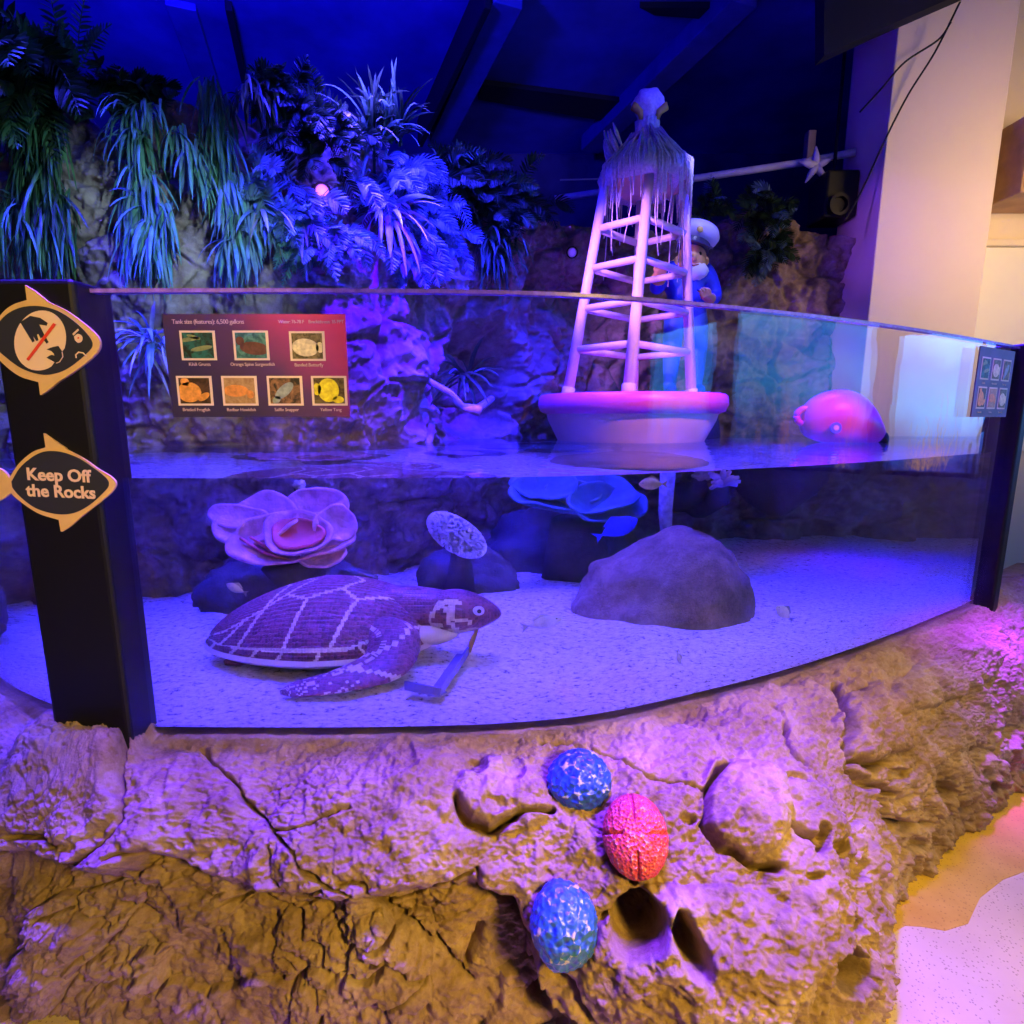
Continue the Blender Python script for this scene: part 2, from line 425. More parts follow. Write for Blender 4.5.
# ------------------------------------------------------------------ tank footprint
G_CTRL = [(-3.0, 2.55), (-2.2, 2.06), (-1.6, 1.66), (-1.13, 1.44), (-1.02, 1.43), (-.6, 1.425), (-.3, 1.43), (0, 1.45), (.27, 1.505), (.62, 1.64), (1.01, 1.82), (1.44, 2.055), (1.86, 2.31), (2.2, 2.53), (2.75, 2.95), (3.4, 3.4)]
F_CTRL = [(-3.25, 2.2), (-2.35, 1.80), (-1.72, 1.30), (-1.27, 1.07), (-1.05, 1.05), (-.6, 1.03), (-.28, 1.00), (.06, 1.05), (.42, .97), (.83, 1.03), (1.08, 1.33), (1.47, 1.63), (1.98, 1.95), (2.45, 2.22), (3.05, 2.6), (3.7, 3.05)]
NG = 44
GC = catmull(G_CTRL, NG); FC = catmull(F_CTRL, NG)
def gidx(x): return int(np.argmin(np.abs(GC[:, 0] - x)))
def gnorm(c):
    t = np.gradient(c, axis=0); n = np.stack([t[:, 1], -t[:, 0]], -1); return n / np.linalg.norm(n, axis=1)[:, None]
GN = gnorm(GC)
ZB, ZW, ZR = .64, 1.344, 1.80
i0, i1 = gidx(-1.02), gidx(2.2)
TANK = empty('aquarium_tank', Vector((.4, 1.7, ZB)), 'large curved aquarium with clear panes held between black posts', 'aquarium')
def pane(name, a, b, label, zr=ZR):
    o_ = GC[a:b + 1] + GN[a:b + 1] * .034; i_ = GC[a:b + 1] + GN[a:b + 1] * .012; n = len(o_)
    vs = []; 
    for z in (ZB - .06, zr - .006):
        vs += [(p[0], p[1], z) for p in o_]; vs += [(p[0], p[1], z) for p in i_]
    fs = []
    for k in range(n - 1):
        fs += [(k, k + 1, 2 * n + k + 1, 2 * n + k), (n + k, 3 * n + k, 3 * n + k + 1, n + k + 1)]
        fs += [(k, n + k, n + k + 1, k + 1)]
    for k in (0, n - 1): fs.append((k, n + k, 3 * n + k, 2 * n + k))
    t = MB().add(vs, fs).build(name, M_pane, TANK)
    vs = []
    for z in (zr - .006, zr + .003):
        vs += [(p[0], p[1], z) for p in o_]; vs += [(p[0], p[1], z) for p in i_]
    fs = []
    for k in range(n - 1):
        fs += [(k, k + 1, 2 * n + k + 1, 2 * n + k), (n + k, 3 * n + k, 3 * n + k + 1, n + k + 1), (k, n + k, n + k + 1, k + 1), (2 * n + k, 2 * n + k + 1, 3 * n + k + 1, 3 * n + k)]
    MB().add(vs, fs).build('polished_edge', M_rim, t)
    return t
pane('curved_pane', i0, i1, 'long curved clear tank pane between the two black posts')
pane('side_pane', 40, gidx(-1.2), 'short clear tank pane left of the black post with the fish signs')

# water body
def ring(z, inset=0.0):
    g = GC[30:gidx(2.35)] - GN[30:gidx(2.35)] * inset
    return [(p[0], p[1], z) for p in g] + [(4.1, 4.55, z), (3.0, 4.58, z), (1.2, 6.6, z), (-3.9, 6.6, z), (-3.9, 2.9, z)]
def water():
    b, t = ring(ZB - .06), ring(ZW); n = len(b)
    mb = MB(); mb.add(b + t, [(k, (k + 1) % n, n + (k + 1) % n, n + k) for k in range(n)] + [tuple(range(n - 1, -1, -1))])
    mb.cur = 1; mb.f.append(tuple(range(n, 2 * n))); mb.mi.append(1)
    o = mb.build('water', [M_water, M_watertop])
    return props(o, 'clear water filling the tank to about two thirds of the pane', 'water', kind='stuff')
water()

# ------------------------------------------------------------------ sand bed
def sand():
    a, b = 28, gidx(2.3); g = GC[a:b:3]; n = len(g); m = 170
    bk = np.stack([np.linspace(-3.9, 4.0, n), np.linspace(5.6, 4.9, n)], -1)
    tt = np.linspace(0, 1, m)[None, :, None] ** 1.25
    XY = g[:, None, :] * (1 - tt) + bk[:, None, :] * tt
    P = np.concatenate([XY, np.full((n, m, 1), ZB)], -1)
    ed = np.clip(tt[..., 0] * 12, 0, 1)
    P[..., 2] += ed * (.018 * fbm(P, 2.2, 3, 3) + .005 * fbm(P, 14, 3, 9))
    P[..., 1] += (1 - ed) * .006
    o = grid_object('sand_bed', P, M_sand)
    return props(o, 'pale speckled sand covering the bottom of the tank', 'sand', kind='stuff')
sand()

# ------------------------------------------------------------------ rock ledge
def off(ox, oy, k, pts): return [(ox + x * k, oy + y * k) for x, y in pts]
kA = 350 / 1024
A = lambda *p: off(0, 680, kA, p)
B = lambda *p: off(340, 680, kA, p)
Cc = lambda *p: off(674, 600, 350 / 845, p)
CRACKS = [  # (polyline on the face of the ledge, half width px, depth m)
    (A((600, 180), (650, 255), (720, 350), (800, 440), (870, 500), (940, 590), (1024, 640)) + B((130, 700), (230, 790), (330, 890), (400, 1000)), 2.6, .035),
    (A((375, 170), (372, 320), (350, 410), (280, 480), (200, 540), (80, 585), (0, 570)), 3.2, .035),
    (A((0, 465), (40, 448), (110, 462), (130, 490)), 5, .05),
    (A((790, 480), (800, 580), (850, 630), (940, 620)), 2.4, .022),
    (A((220, 560), (280, 630), (370, 650)), 2.6, .02),
    (A((320, 520), (400, 515), (420, 590)), 2.4, .02),
    (A((500, 640), (560, 680), (600, 660)), 2, .014),
    (A((600, 700), (650, 700), (700, 670), (740, 690), (830, 730), (830, 830), (900, 850), (910, 940)), 2.8, .026),
    (A((270, 715), (320, 735), (390, 770)), 2.8, .022),
    (A((890, 650), (930, 760), (990, 870), (1024, 875)), 2.6, .025),
    (A((800, 438), (900, 430), (1024, 380)), 2.0, .014),
    (A((30, 755), (110, 745)), 3.2, .03),
    (A((340, 830), (370, 880), (400, 910)), 3.2, .022),
    (A((560, 830), (610, 890), (600, 960)), 2.6, .018),
    (A((740, 850), (800, 890), (850, 960)), 2.2, .016),
    (B((345, 350), (380, 420), (440, 437), (530, 380), (610, 370)), 5.5, .05),
    (B((600, 165), (720, 200), (800, 225), (900, 270), (1024, 300)), 2.2, .022),
    (B((0, 590), (60, 600), (110, 680), (200, 670), (330, 590), (400, 560), (420, 640), (500, 720), (560, 765)), 3.0, .026),
    (B((0, 870), (60, 880), (130, 860)), 2.2, .018),
    (B((420, 820), (410, 900), (400, 960)), 4, .03),
    (B((600, 840), (680, 890), (700, 960), (720, 1000)), 4, .035),
    (B((500, 700), (545, 750), (560, 790)), 9, .05),
    (B((760, 690), (830, 660), (900, 640)), 3, .03),
    (Cc((130, 395), (75, 455), (75, 540), (120, 600), (200, 645), (245, 655)), 5.5, .05),
    (Cc((230, 260), (310, 360), (370, 460), (420, 560)), 2.6, .025),
    (Cc((385, 210), (420, 300), (440, 380), (500, 390), (545, 400)), 5.5, .045),
    (Cc((440, 395), (500, 450), (560, 470)), 5, .035),
    (Cc((280, 545), (330, 570), (350, 600)), 5, .035),
    (Cc((540, 490), (560, 560), (640, 560)), 5, .035),
    (Cc((0, 430), (70, 455)), 2.4, .016),
    (Cc((400, 600), (430, 690), (470, 730)), 5, .03),
]
BUMPS = [  # centre px, radii px, rotation deg, height m
    (502, 793, 46, 38, 0, .045), (40, 800, 95, 48, -14, .035), (745, 808, 44, 54, -20, .055), (877, 722, 42, 36, 20, .05),
    (30, 868, 46, 18, 0, .02), (165, 800, 75, 60, 0, .02), (390, 790, 90, 50, 0, .02), (300, 858, 24, 20, 40, .018),
    (230, 985, 40, 26, 0, .03), (380, 960, 40, 30, 40, .03), (700, 960, 120, 80, 0, .05), (600, 700, 60, 20, 0, .01),
    (450, 900, 35, 20, 0, .02), (130, 880, 60, 16, 10, .018), (940, 680, 60, 24, -25, .03), (45, 965, 16, 24, 20, .02),
]
PITS = [  # centre px, radii px, rot, depth
    (636, 922, 28, 30, 0, .15), (850, 972, 20, 27, -28, .22), (686, 938, 13, 36, -25, .13), (552, 1030, 26, 16, 0, .12), (978, 757, 7, 14, -15, .06), (631, 885, 4, 4, 0, .03),
    (860, 927, 6, 9, -20, .03), (476, 768, 14, 9, 20, .014), (514, 768, 11, 12, 0, .014), (494, 806, 12, 9, 0, .012), (408, 765, 9, 18, 5, .012), (166, 780, 5, 8, 0, .008),
    (52, 768, 10, 6, 0, .008), (30, 775, 8, 6, 0, .006), (120, 785, 7, 14, 10, .01), (798, 778, 10, 7, 0, .02), (690, 818, 9, 7, 30, .02), (822, 838, 7, 12, -20, .035), (812, 876, 10, 5, 0, .03),
    (784, 905, 8, 8, 0, .014), (590, 750, 6, 6, 0, .012), (575, 755, 6, 6, 0, .01), (958, 795, 14, 8, 20, .035), (905, 775, 12, 6, -30, .03), (870, 870, 8, 12, 0, .03), (918, 835, 14, 9, 0, .03),
    (936, 855, 8, 7, 0, .025), (1003, 790, 6, 8, 0, .03), (890, 800, 7, 16, 10, .03), (846, 850, 6, 14, 0, .035), (1010, 740, 6, 12, 10, .02),
]
def ledge():
    a, b = 24, len(GC) - 12
    ix = np.arange(a, b); 
    # denser columns for the part in front of the camera
    u = np.interp(np.linspace(0, 1, 1250), np.linspace(0, 1, 9), np.interp(np.linspace(0, 1, 9), [0, .08, .86, 1], [a, gidx(-1.55), gidx(2.1), b - 1]))
    g = np.stack([np.interp(u, np.arange(len(GC)), GC[:, k]) for k in (0, 1)], -1)
    gn = np.stack([np.interp(u, np.arange(len(GC)), GN[:, k]) for k in (0, 1)], -1)
    f = np.stack([np.interp(u, np.arange(len(FC)), FC[:, k]) for k in (0, 1)], -1)
    m = 330; v = np.linspace(0, 1, m)
    ang = v * math.pi / 2
    oh = np.sin(ang) ** .92; zz = np.cos(ang) ** .88
    g = g - gn * .0
    P = np.zeros((len(u), m, 3))
    P[..., :2] = g[:, None] * (1 - oh)[None, :, None] + f[:, None] * oh[None, :, None]
    P[..., 2] = (ZB + .0) * zz[None] - .02
    du = np.gradient(P, axis=0); dv = np.gradient(P, axis=1)
    Nn = np.cross(du, dv); Nn /= np.linalg.norm(Nn, axis=2)[..., None] + 1e-9
    Nn[Nn[..., 1] > 0] *= -1
    if Nn[len(u) // 2, m // 2, 2] < 0: Nn = -Nn
    X, Y = project(P)
    # warp the lookup so drawn features get natural, uneven outlines
    wx = X + 5 * fbm(P, 11, 3, 5); wy = Y + 5 * fbm(P, 11, 3, 6)
    D = .028 * fbm(P, 4.2, 3, 1) + .004 * ridged(P, 11, 3, 2)
    F1, F2, V = cells(P + .05 * np.stack([fbm(P, 7, 2, 40), fbm(P, 7, 2, 41), fbm(P, 7, 2, 42)], -1), 6.0, 3)
    low = sstep(0, 22, wy - np.interp(wx, [-50, 0, 60, 118, 135, 200, 260, 300, 345, 400, 470, 520, 545, 600, 700], [838, 845, 862, 862, 845, 868, 885, 885, 893, 885, 872, 905, 990, 1100, 1200]))
    D -= low * .095
    D += low * (.045 * (V - .5) * sstep(.0, .07, F2 - F1) - .022 * (1 - sstep(0, .05, F2 - F1)))
    Pw = P + .03 * np.stack([fbm(P, 12, 2, 43), fbm(P, 12, 2, 44), fbm(P, 12, 2, 45)], -1)
    g1, g2, gv = cells(Pw * np.array([1, 1, 1.5]), 15, 61); D += (.35 + .65 * low) * (.016 * (gv - .5) * sstep(0, .12, g2 - g1) - .009 * (1 - sstep(0, .09, g2 - g1))) * sstep(-.5, .3, vnoise(P, 5, 62))
    rug = sstep(0, 40, wy - np.interp(wx, [800, 850, 900, 960, 1024, 1100], [840, 790, 775, 740, 700, 680])) * sstep(835, 860, wx)
    D += rug * (.022 * fbm(P, 9, 3, 12, .5) - .02)
    c3, c4, v3 = cells(P, 15, 91); D += rug * (.018 * (v3 - .5) * sstep(0, .25, c4 - c3) - .010 * (1 - sstep(0, .15, c4 - c3)))
    for cx, cy_, rx, ry, rot, h in BUMPS:
        c, s_ = math.cos(math.radians(rot)), math.sin(math.radians(rot)); dx, dy = wx - cx, wy - cy_
        q = np.sqrt(((dx * c + dy * s_) / rx) ** 2 + ((-dx * s_ + dy * c) / ry) ** 2)
        D += h * np.sqrt(np.clip(1 - q ** 2.4, 0, 1))
    for pts, wd, dep in CRACKS:
        d = seg_dist(wx, wy, pts); ww = wd * (.62 + .35 * vnoise(P, 18, 77))
        D -= dep * 1.7 * np.exp(-(d / np.maximum(ww * .85, .6)) ** 2)
        D -= dep * .18 * np.exp(-(d / (wd * 3.2)) ** 2)
    for cx, cy_, rx, ry, rot, h in PITS:
        c, s_ = math.cos(math.radians(rot)), math.sin(math.radians(rot)); dx, dy = wx - cx, wy - cy_
        q = np.sqrt(((dx * c + dy * s_) / rx) ** 2 + ((-dx * s_ + dy * c) / ry) ** 2)
        D -= h * 1.3 * (1 - sstep(.72, 1.06, q))
    # small scale: chiselled grain, little pock marks
    c1, c2, _ = cells(P, 34, 9)
    D += .0062 * fbm(P, 48, 4, 21, .68) + .0080 * fbm(P, 18, 4, 22, .62) - .006 * (1 - sstep(0, .16, c2 - c1)) * sstep(0, .5, vnoise(P, 4, 34)) - .007 * (1 - sstep(.12, .34, c1)) * sstep(-.15, .35, vnoise(P, 5, 33))
    edge = np.clip(v / .045, 0, 1)[None] ; D = D * edge + (1 - edge) * .004 * fbm(P, 20, 2, 8)
    # the lip stays under the pane
    lip = (1 - np.clip(v / .06, 0, 1))[None]
    D = np.minimum(D, .02 + .1 * (1 - lip))
    P = P + Nn * D[..., None]
    P[..., 2] += .085 * sstep(-1.36, -1.26, P[..., 0]) * (1 - sstep(-1.04, -.99, P[..., 0])) * sstep(1.22, 1.31, P[..., 1])
    # bottom row goes into the floor, inner row goes under the pane
    P[:, -1, 2] = np.minimum(P[:, -1, 2], -.03)
    inner = P[:, :1].copy(); inner[:, 0, :2] -= gn * .10; inner[:, 0, 2] = .60
    P = np.concatenate([inner, P], 1)
    o = grid_object('rock_ledge', P, M_ledge)
    props(o, 'tan sculpted rock ledge with cracks and hollows along the foot of the tank', 'rock ledge')
    return P
LED = ledge()
LX, LY = project(LED); LD = LED[..., 1]
def ledge_at(px, py):
    d = np.hypot(LX - px, LY - py); k = np.where(d < 2.5, LD, 99); j = int(np.argmin(k)) if k.min() < 90 else int(np.argmin(d))
    i, j = divmod(j, LED.shape[1]); a = LED[max(i - 12, 0), j]; b = LED[min(i + 12, LED.shape[0] - 1), j]; c = LED[i, max(j - 10, 0)]; e = LED[i, min(j + 10, LED.shape[1] - 1)]
    n = Vector(np.cross(b - a, e - c)).normalized()
    if n.y > 0: n = -n
    return Vector(LED[i, j]), n
# ------------------------------------------------------------------ cliff behind the tank
K_CTRL = [(-4.2, 2.2), (-3.2, 2.55), (-2.5, 2.85), (-2.0, 2.95), (-1.45, 3.0), (-1.0, 3.15), (-.72, 3.4), (-.42, 3.75), (0, 4.15), (.5, 4.55), (1.2, 4.85), (2.2, 5.0), (3.05, 5.05), (3.6, 5.3)]
KC = catmull(K_CTRL, 60)
TOP = [(-200, 40), (0, 70), (60, 95), (105, 128), (130, 108), (165, 98), (200, 104), (235, 100), (290, 122), (340, 132), (380, 140), (420, 172), (450, 192), (500, 205), (545, 218), (600, 236), (650, 236), (700, 222), (735, 212), (770, 205), (800, 225), (845, 240), (900, 240)]
def cliff_hit(px, py, off_=0.0):
    d = ray(px, py); best = None
    for a, b in zip(KC[:-4:4], KC[4::4]):
        e = b - a; det = d.x * (-e[1]) + e[0] * d.y
        if abs(det) < 1e-9: continue
        t = (a[0] * (-e[1]) + e[0] * a[1]) / det; s_ = (d.x * a[1] - d.y * a[0]) / det
        if 0 <= s_ <= 1 and t > 0 and (best is None or t < best): best = t
    if best is None: best = 4.5
    p = CAM + d * best; k = Vector((d.x, d.y, 0)).normalized(); return p - k * off_
def cliff():
    n = len(KC); m = 300
    nn = gnorm(KC)
    tp = [cliff_hit(x, y) for x, y in TOP]
    ua = np.array([np.argmin(np.hypot(KC[:, 0] - p.x, KC[:, 1] - p.y)) for p in tp]); za = np.array([p.z for p in tp])
    o_ = np.argsort(ua); zt = np.interp(np.arange(n), ua[o_], za[o_])
    v = np.linspace(0, 1, m)
    up = np.clip(v / .88, 0, 1)
    P = np.zeros((n, m, 3)); P[..., :2] = KC[:, None]; P[..., 2] = .45 + (zt[:, None] - .45) * up[None]
    back = np.clip((v - .88) / .12, 0, 1)
    P[..., :2] -= nn[:, None] * (back * .55)[None, :, None]
    P[..., 2] -= (back ** 2 * .25)[None]
    out = np.zeros_like(P); out[..., :2] = nn[:, None]
    D = .12 * fbm(P, 1.6, 3, 51) + .045 * fbm(P, 6, 5, 52, .62)
    F1, F2, V = cells(P, 2.6, 53); D += .09 * (V - .5) * sstep(0, .2, F2 - F1) - .04 * (1 - sstep(0, .10, F2 - F1))
    D += .012 * fbm(P, 18, 4, 54)
    X, Y = project(P)
    # hollow in the rock above the waterline, left of the tower
    q = np.sqrt(((X - 478) / 42) ** 2 + ((Y - 385) / 60) ** 2); D -= .30 * (1 - sstep(.6, 1.15, q))
    q = np.sqrt(((X - 230) / 150) ** 2 + ((Y - 560) / 45) ** 2); D -= .1 * (1 - sstep(.6, 1.15, q))
    D += .10 * np.exp(-((X - 395) / 30) ** 2) * sstep(280, 330, Y) * (1 - sstep(430, 460, Y))
    D *= (1 - .5 * back)[None]
    P += out * D[..., None]; P[..., 2] += .03 * fbm(P, 5, 2, 60) * (up[None])
    o = grid_object('rock_cliff', P, M_cliff)
    props(o, 'rough rock cliff curving round the back of the tank under the blue ceiling', 'rock cliff')
cliff()

# ------------------------------------------------------------------ black posts
def post(x0, x1, y0, y1, label, rz=0, z0=.5, z1=1.815):
    cx, cy_ = (x0 + x1) / 2, (y0 + y1) / 2
    b = MB(); M = Matrix.Translation((cx, cy_, 0)) @ Matrix.Rotation(rz, 4, 'Z')
    b.box((x0 - cx, y0 - cy_, z0), (x1 - cx, y1 - cy_, z1), M); t = b.build('corner_post', M_black, TANK, bevel=.012)
    t.modifiers['bevel'].segments = 3
    return t
PY = 1.345
post(-1.215, -1.012, PY, 1.475, 'wide black post carrying the two fish shaped signs', z0=.60)
post(2.205, 2.275, 2.48, 2.62, 'narrow black post at the far right end of the long pane', rz=.55)

# ------------------------------------------------------------------ fish signs on the post
SY = PY - .0075
def SP(ox, oy, pts, dy=0.0): return [at(ox + x * 200 / 1024, oy + y * 200 / 1024, SY - dy) for x, y in pts]
def smooth_closed(pts, n=6):
    P = [np.array(p, float) for p in pts]; o = []; k = len(P)
    for i in range(k):
        a, b, c, d = P[i - 1], P[i], P[(i + 1) % k], P[(i + 2) % k]
        for j in range(n):
            t = j / n; o.append(tuple(.5 * (2 * b + (c - a) * t + (2 * a - 5 * b + 4 * c - d) * t * t + (3 * b - a - 3 * c + d) * t ** 3)))
    return o
FWD = (0, 1, 0)
def dense(groups):
    """groups of control points joined with sharp corners between them"""
    o = []
    for g in groups:
        c = catmull([(*p, 0) for p in g], 6)[:, :2] if len(g) > 2 else np.array(g, float)
        o += [tuple(p) for p in c]
    return o
def fish_sign(ox, oy, label, name):
    out = dense([[(45, 300), (95, 225), (165, 165), (232, 140)], [(232, 132), (222, 68)], [(222, 68), (275, 105), (335, 145)], [(335, 150), (420, 195), (500, 250), (565, 290), (592, 325), (570, 370), (500, 430), (410, 500)],
                 [(405, 505), (360, 545), (318, 572)], [(310, 570), (300, 510)], [(295, 510), (200, 480), (120, 430), (65, 385), (48, 350)]])
    t = MB().prism(SP(ox, oy, out), FWD, .0065).build(name, M_gold)
    tail = dense([[(56, 310), (20, 262), (-30, 238)], [(-30, 238), (-18, 320), (-28, 425)], [(-28, 425), (15, 405), (60, 370)]])
    MB().prism(SP(ox, oy, tail, .0001), FWD, .006).build('tail_fin', M_gold, t)
    inn = dense([[(58, 315), (110, 235), (200, 170), (290, 160), (390, 190), (470, 240), (540, 295), (555, 335), (520, 380), (450, 440), (370, 478), (280, 480), (180, 450), (100, 390), (62, 345)]])
    MB().prism(SP(ox, oy, inn, .0018), FWD, .002).build('face_panel', M_slate, t)
    return props(t, label, 'sign')
s2 = fish_sign(0, 420, 'fish shaped sign reading Keep Off the Rocks, lower one on the black post', 'fish_sign')
o1 = SP(0, 420, [(138, 305)], .002)[0]; o2 = SP(0, 420, [(138, 388)], .002)[0]
M_text = plain('sign_lettering', (.86, .60, .44), .5)
rt = (SP(0, 420, [(440, 308)])[0] - SP(0, 420, [(138, 296)])[0]); up_ = (0, 0, 1)
rt.y = 0; upv = Vector((-rt.z, 0, rt.x))
text_mesh('lettering', 'Keep Off', .0415, M_text, o1, rt, upv, s2, bold=.0011, space=1.0)
text_mesh('lettering', 'the Rocks', .0415, M_text, o2, rt, upv, s2, bold=.0011, space=1.0)
# upper sign: same outline larger, with the no-touching pictogram
def sc1(pts):  # the upper sign is the same fish a little larger
    return [((x - 320) * 1.02 + 236, (y - 325) * 1.06 + 410) for x, y in pts]
out = dense([[(-60, 390), (0, 285), (60, 232), (135, 205)], [(137, 205), (127, 128)], [(127, 128), (180, 160), (245, 213)], [(245, 213), (340, 260), (430, 325), (495, 385), (512, 430), (495, 475), (430, 535), (360, 585), (300, 622)],
             [(300, 622), (250, 665), (208, 692)], [(205, 690), (197, 628)], [(195, 625), (100, 595), (20, 535), (-40, 470), (-62, 430)]])
s1 = MB().prism(SP(0, 260, out), FWD, .0065).build('fish_sign', M_gold)
props(s1, 'fish shaped sign with a crossed out hand, upper one on the black post', 'sign')
MB().prism(SP(0, 260, dense([[(-55, 385), (-95, 330), (-150, 300)], [(-150, 300), (-138, 410), (-150, 530)], [(-150, 530), (-95, 490), (-55, 430)]]), .0001), FWD, .006).build('tail_fin', M_gold, s1)
MB().prism(SP(0, 260, dense([[(-45, 395), (10, 300), (90, 248), (190, 235), (290, 258), (380, 315), (450, 385), (472, 435), (440, 480), (360, 545), (290, 578), (210, 586), (110, 555), (20, 490), (-42, 430)]]), .0018), FWD, .002).build('face_panel', M_slate, s1)
el = [(205 + 132 * math.cos(a) + 18 * math.sin(a) * .6, 412 - 154 * math.sin(a)) for a in [k * math.pi / 24 for k in range(48)]]
el = [p for p in el if not (p[0] > 232 and p[1] > 452 and p[1] < 535)]
MB().prism(SP(0, 260, [(x, y) for x, y in el], .0026), FWD, .001).build('disc', M_cream, s1)
mb = MB()
mb.prism(SP(0, 260, [(103, 318), (155, 286), (205, 296), (243, 322), (238, 336), (200, 330), (222, 375), (248, 420), (238, 428), (212, 395), (208, 402), (196, 378), (188, 382), (196, 410), (186, 415), (168, 388), (176, 415), (166, 422), (145, 388), (122, 350)], .0034), FWD, .0008)
mb.build('hand_pictogram', M_slate, s1)
MB().prism(SP(0, 260, dense([[(238, 458), (262, 448), (295, 440)], [(300, 442), (322, 480), (312, 515), (288, 528)], [(285, 526), (238, 500)], [(240, 498), (262, 486), (278, 490)], [(276, 480), (262, 466)]]), .0034), FWD, .0008).build('jaw_pictogram', M_slate, s1)
MB().tube([p for p in SP(0, 260, [(318, 470), (322, 495), (305, 522), (288, 528)], .0040)], .0011, 6).build('jaw_line', M_cream, s1)
MB().prism(SP(0, 260, [(134, 508), (272, 322), (286, 330), (146, 516)], .0044), FWD, .0008).build('red_slash', M_red, s1)
MB().prism(SP(0, 260, dense([[(378, 392), (400, 378), (420, 392), (418, 415), (400, 424), (384, 412)]]), .003), FWD, .0008).build('eye', M_cream, s1)
MB().prism(SP(0, 260, [(370, 378), (398, 352), (404, 358), (376, 386)], .003), FWD, .0008).build('brow', M_cream, s1)
MB().prism(SP(0, 260, [(396, 396), (404, 394), (405, 402), (397, 404)], .0042), FWD, .0006).build('pupil', M_red, s1)
MB().tube(SP(0, 260, [(390, 502), (388, 485), (402, 472), (425, 476), (442, 492)], .003), .0016, 6).build('mouth', M_cream, s1)

# ------------------------------------------------------------------ printed info panel on the pane
def mk_panel_print():
    m = N('panel_print'); tc = m.n('ShaderNodeTexCoord'); sp = m.n('ShaderNodeSeparateXYZ'); m.l(tc.outputs['Generated'], sp.inputs[0])
    nz = m.noise(6, 4)
    f = m.math('ADD', m.math('MULTIPLY', sp.outputs['X'], .62), m.math('MULTIPLY', sp.outputs['Z'], .38)); f = m.math('ADD', f, m.math('MULTIPLY', m.math('SUBTRACT', nz, .5), .22))
    m.l(m.ramp(f, [(.25, (.035, .025, .10)), (.55, (.09, .03, .16)), (.75, (.38, .03, .22)), (.95, (.80, .05, .22))]), m.b.inputs['Base Color'])
    m.b.inputs['Roughness'].default_value = .4; return m.m
M_print = mk_panel_print()
M_frame = plain('photo_border', (.82, .66, .66), .5)
M_caption = plain('caption_print', (.70, .50, .62), .5)
def bary(Q, u, v):
    a = Q[0] * (1 - u) + Q[1] * u; b = Q[3] * (1 - u) + Q[2] * u; return a * (1 - v) + b * v
def fish_print(mb, O, r, u, w_, h_, kind, n):
    pass
def mk_photo(name, stops, sc):
    m = N(name); m.l(m.ramp(m.noise(sc, 4, .7, dist=1), stops), m.b.inputs['Base Color']); m.b.inputs['Roughness'].default_value = .4; return m.m
PHOTOS = [
    ('eels', mk_photo('photo_reef_dark', [(.4, (.015, .02, .015)), (.6, (.02, .16, .17))], 40), (.25, .30, .16), [(-.25, .2, .34, .07, 10), (.1, -.1, .32, .08, 12), (-.1, .28, .2, .06, -20)]),
    ('surgeonfish', mk_photo('photo_reef_teal', [(.4, (.02, .10, .14)), (.62, (.10, .30, .33))], 50), (.13, .05, .05), [(.1, -.1, .42, .22, -8), (-.3, .15, .12, .15, 0)]),
    ('butterflyfish', mk_photo('photo_reef_olive', [(.4, (.06, .05, .02)), (.62, (.25, .20, .10))], 60), (.75, .68, .50), [(-.05, -.05, .38, .30, -10), (.36, -.05, .12, .18, 0)]),
    ('frogfish', mk_photo('photo_reef_brown', [(.4, (.03, .015, .01)), (.62, (.10, .05, .03))], 40), (.80, .34, .08), [(-.15, -.05, .34, .34, 0), (-.25, .3, .12, .14, 20), (.25, -.2, .2, .1, 40)]),
    ('hawkfish', mk_photo('photo_sandy', [(.4, (.35, .20, .10)), (.62, (.50, .33, .19))], 60), (.70, .28, .08), [(-.1, .0, .36, .20, 0), (.3, -.12, .10, .14, 0)]),
    ('snapper', mk_photo('photo_reef_black', [(.4, (.015, .012, .01)), (.64, (.35, .18, .10))], 36), (.28, .34, .42), [(-.02, 0, .36, .16, 48), (-.25, -.3, .14, .10, 50)]),
    ('yellow_tang', mk_photo('photo_reef_umber', [(.4, (.04, .02, .01)), (.64, (.20, .15, .06))], 40), (.90, .72, .03), [(-.02, .02, .30, .40, 0), (-.34, .05, .12, .2, 0), (.25, -.3, .16, .12, 0)]),
]
def add_photo(parent, c, r, u, w_, h_, spec, n_):
    """bordered print: c centre, r/u unit vectors, half sizes"""
    nm, bg, col, ell = spec
    def q(x, y, d=0): return c + r * x + u * y + n_ * d
    f = MB().prism([q(-w_, -h_, .0012), q(w_, -h_, .0012), q(w_, h_, .0012), q(-w_, h_, .0012)], -n_, .001).build('photo', M_frame, parent)
    k = .86
    MB().prism([q(-w_ * k, -h_ * k, .0022), q(w_ * k, -h_ * k, .0022), q(w_ * k, h_ * k, .0022), q(-w_ * k, h_ * k, .0022)], -n_, .0008).build('picture', bg, f)
    mb = MB()
    for ex, ey, rx, ry, rot in ell:
        a = math.radians(rot); pts = []
        for i in range(20):
            t = 2 * math.pi * i / 20; X, Y = rx * math.cos(t), ry * math.sin(t); x = ex + X * math.cos(a) - Y * math.sin(a); y = ey + X * math.sin(a) + Y * math.cos(a)
            pts.append(q(max(-.42, min(.42, x)) * w_ * 2, max(-.42, min(.42, y)) * h_ * 2, .003))
        mb.prism(pts, -n_, .0006)
    mb.build(nm, col if not isinstance(col, tuple) else plain('print_' + nm, col, .4, var=(90, .3)), f)
PQ = [at(162, 314, 1.386), at(345, 314, 1.386), at(350, 417, 1.386), at(173, 417, 1.386)]
pp = MB().prism(PQ, FWD, .004).build('info_panel', M_print)
props(pp, 'wide purple and pink information panel with seven fish photos on the pane', 'sign')
def onp(x, y): return at(150 + x * 210 / 1024, 300 + y * 210 / 1024, 1.385)
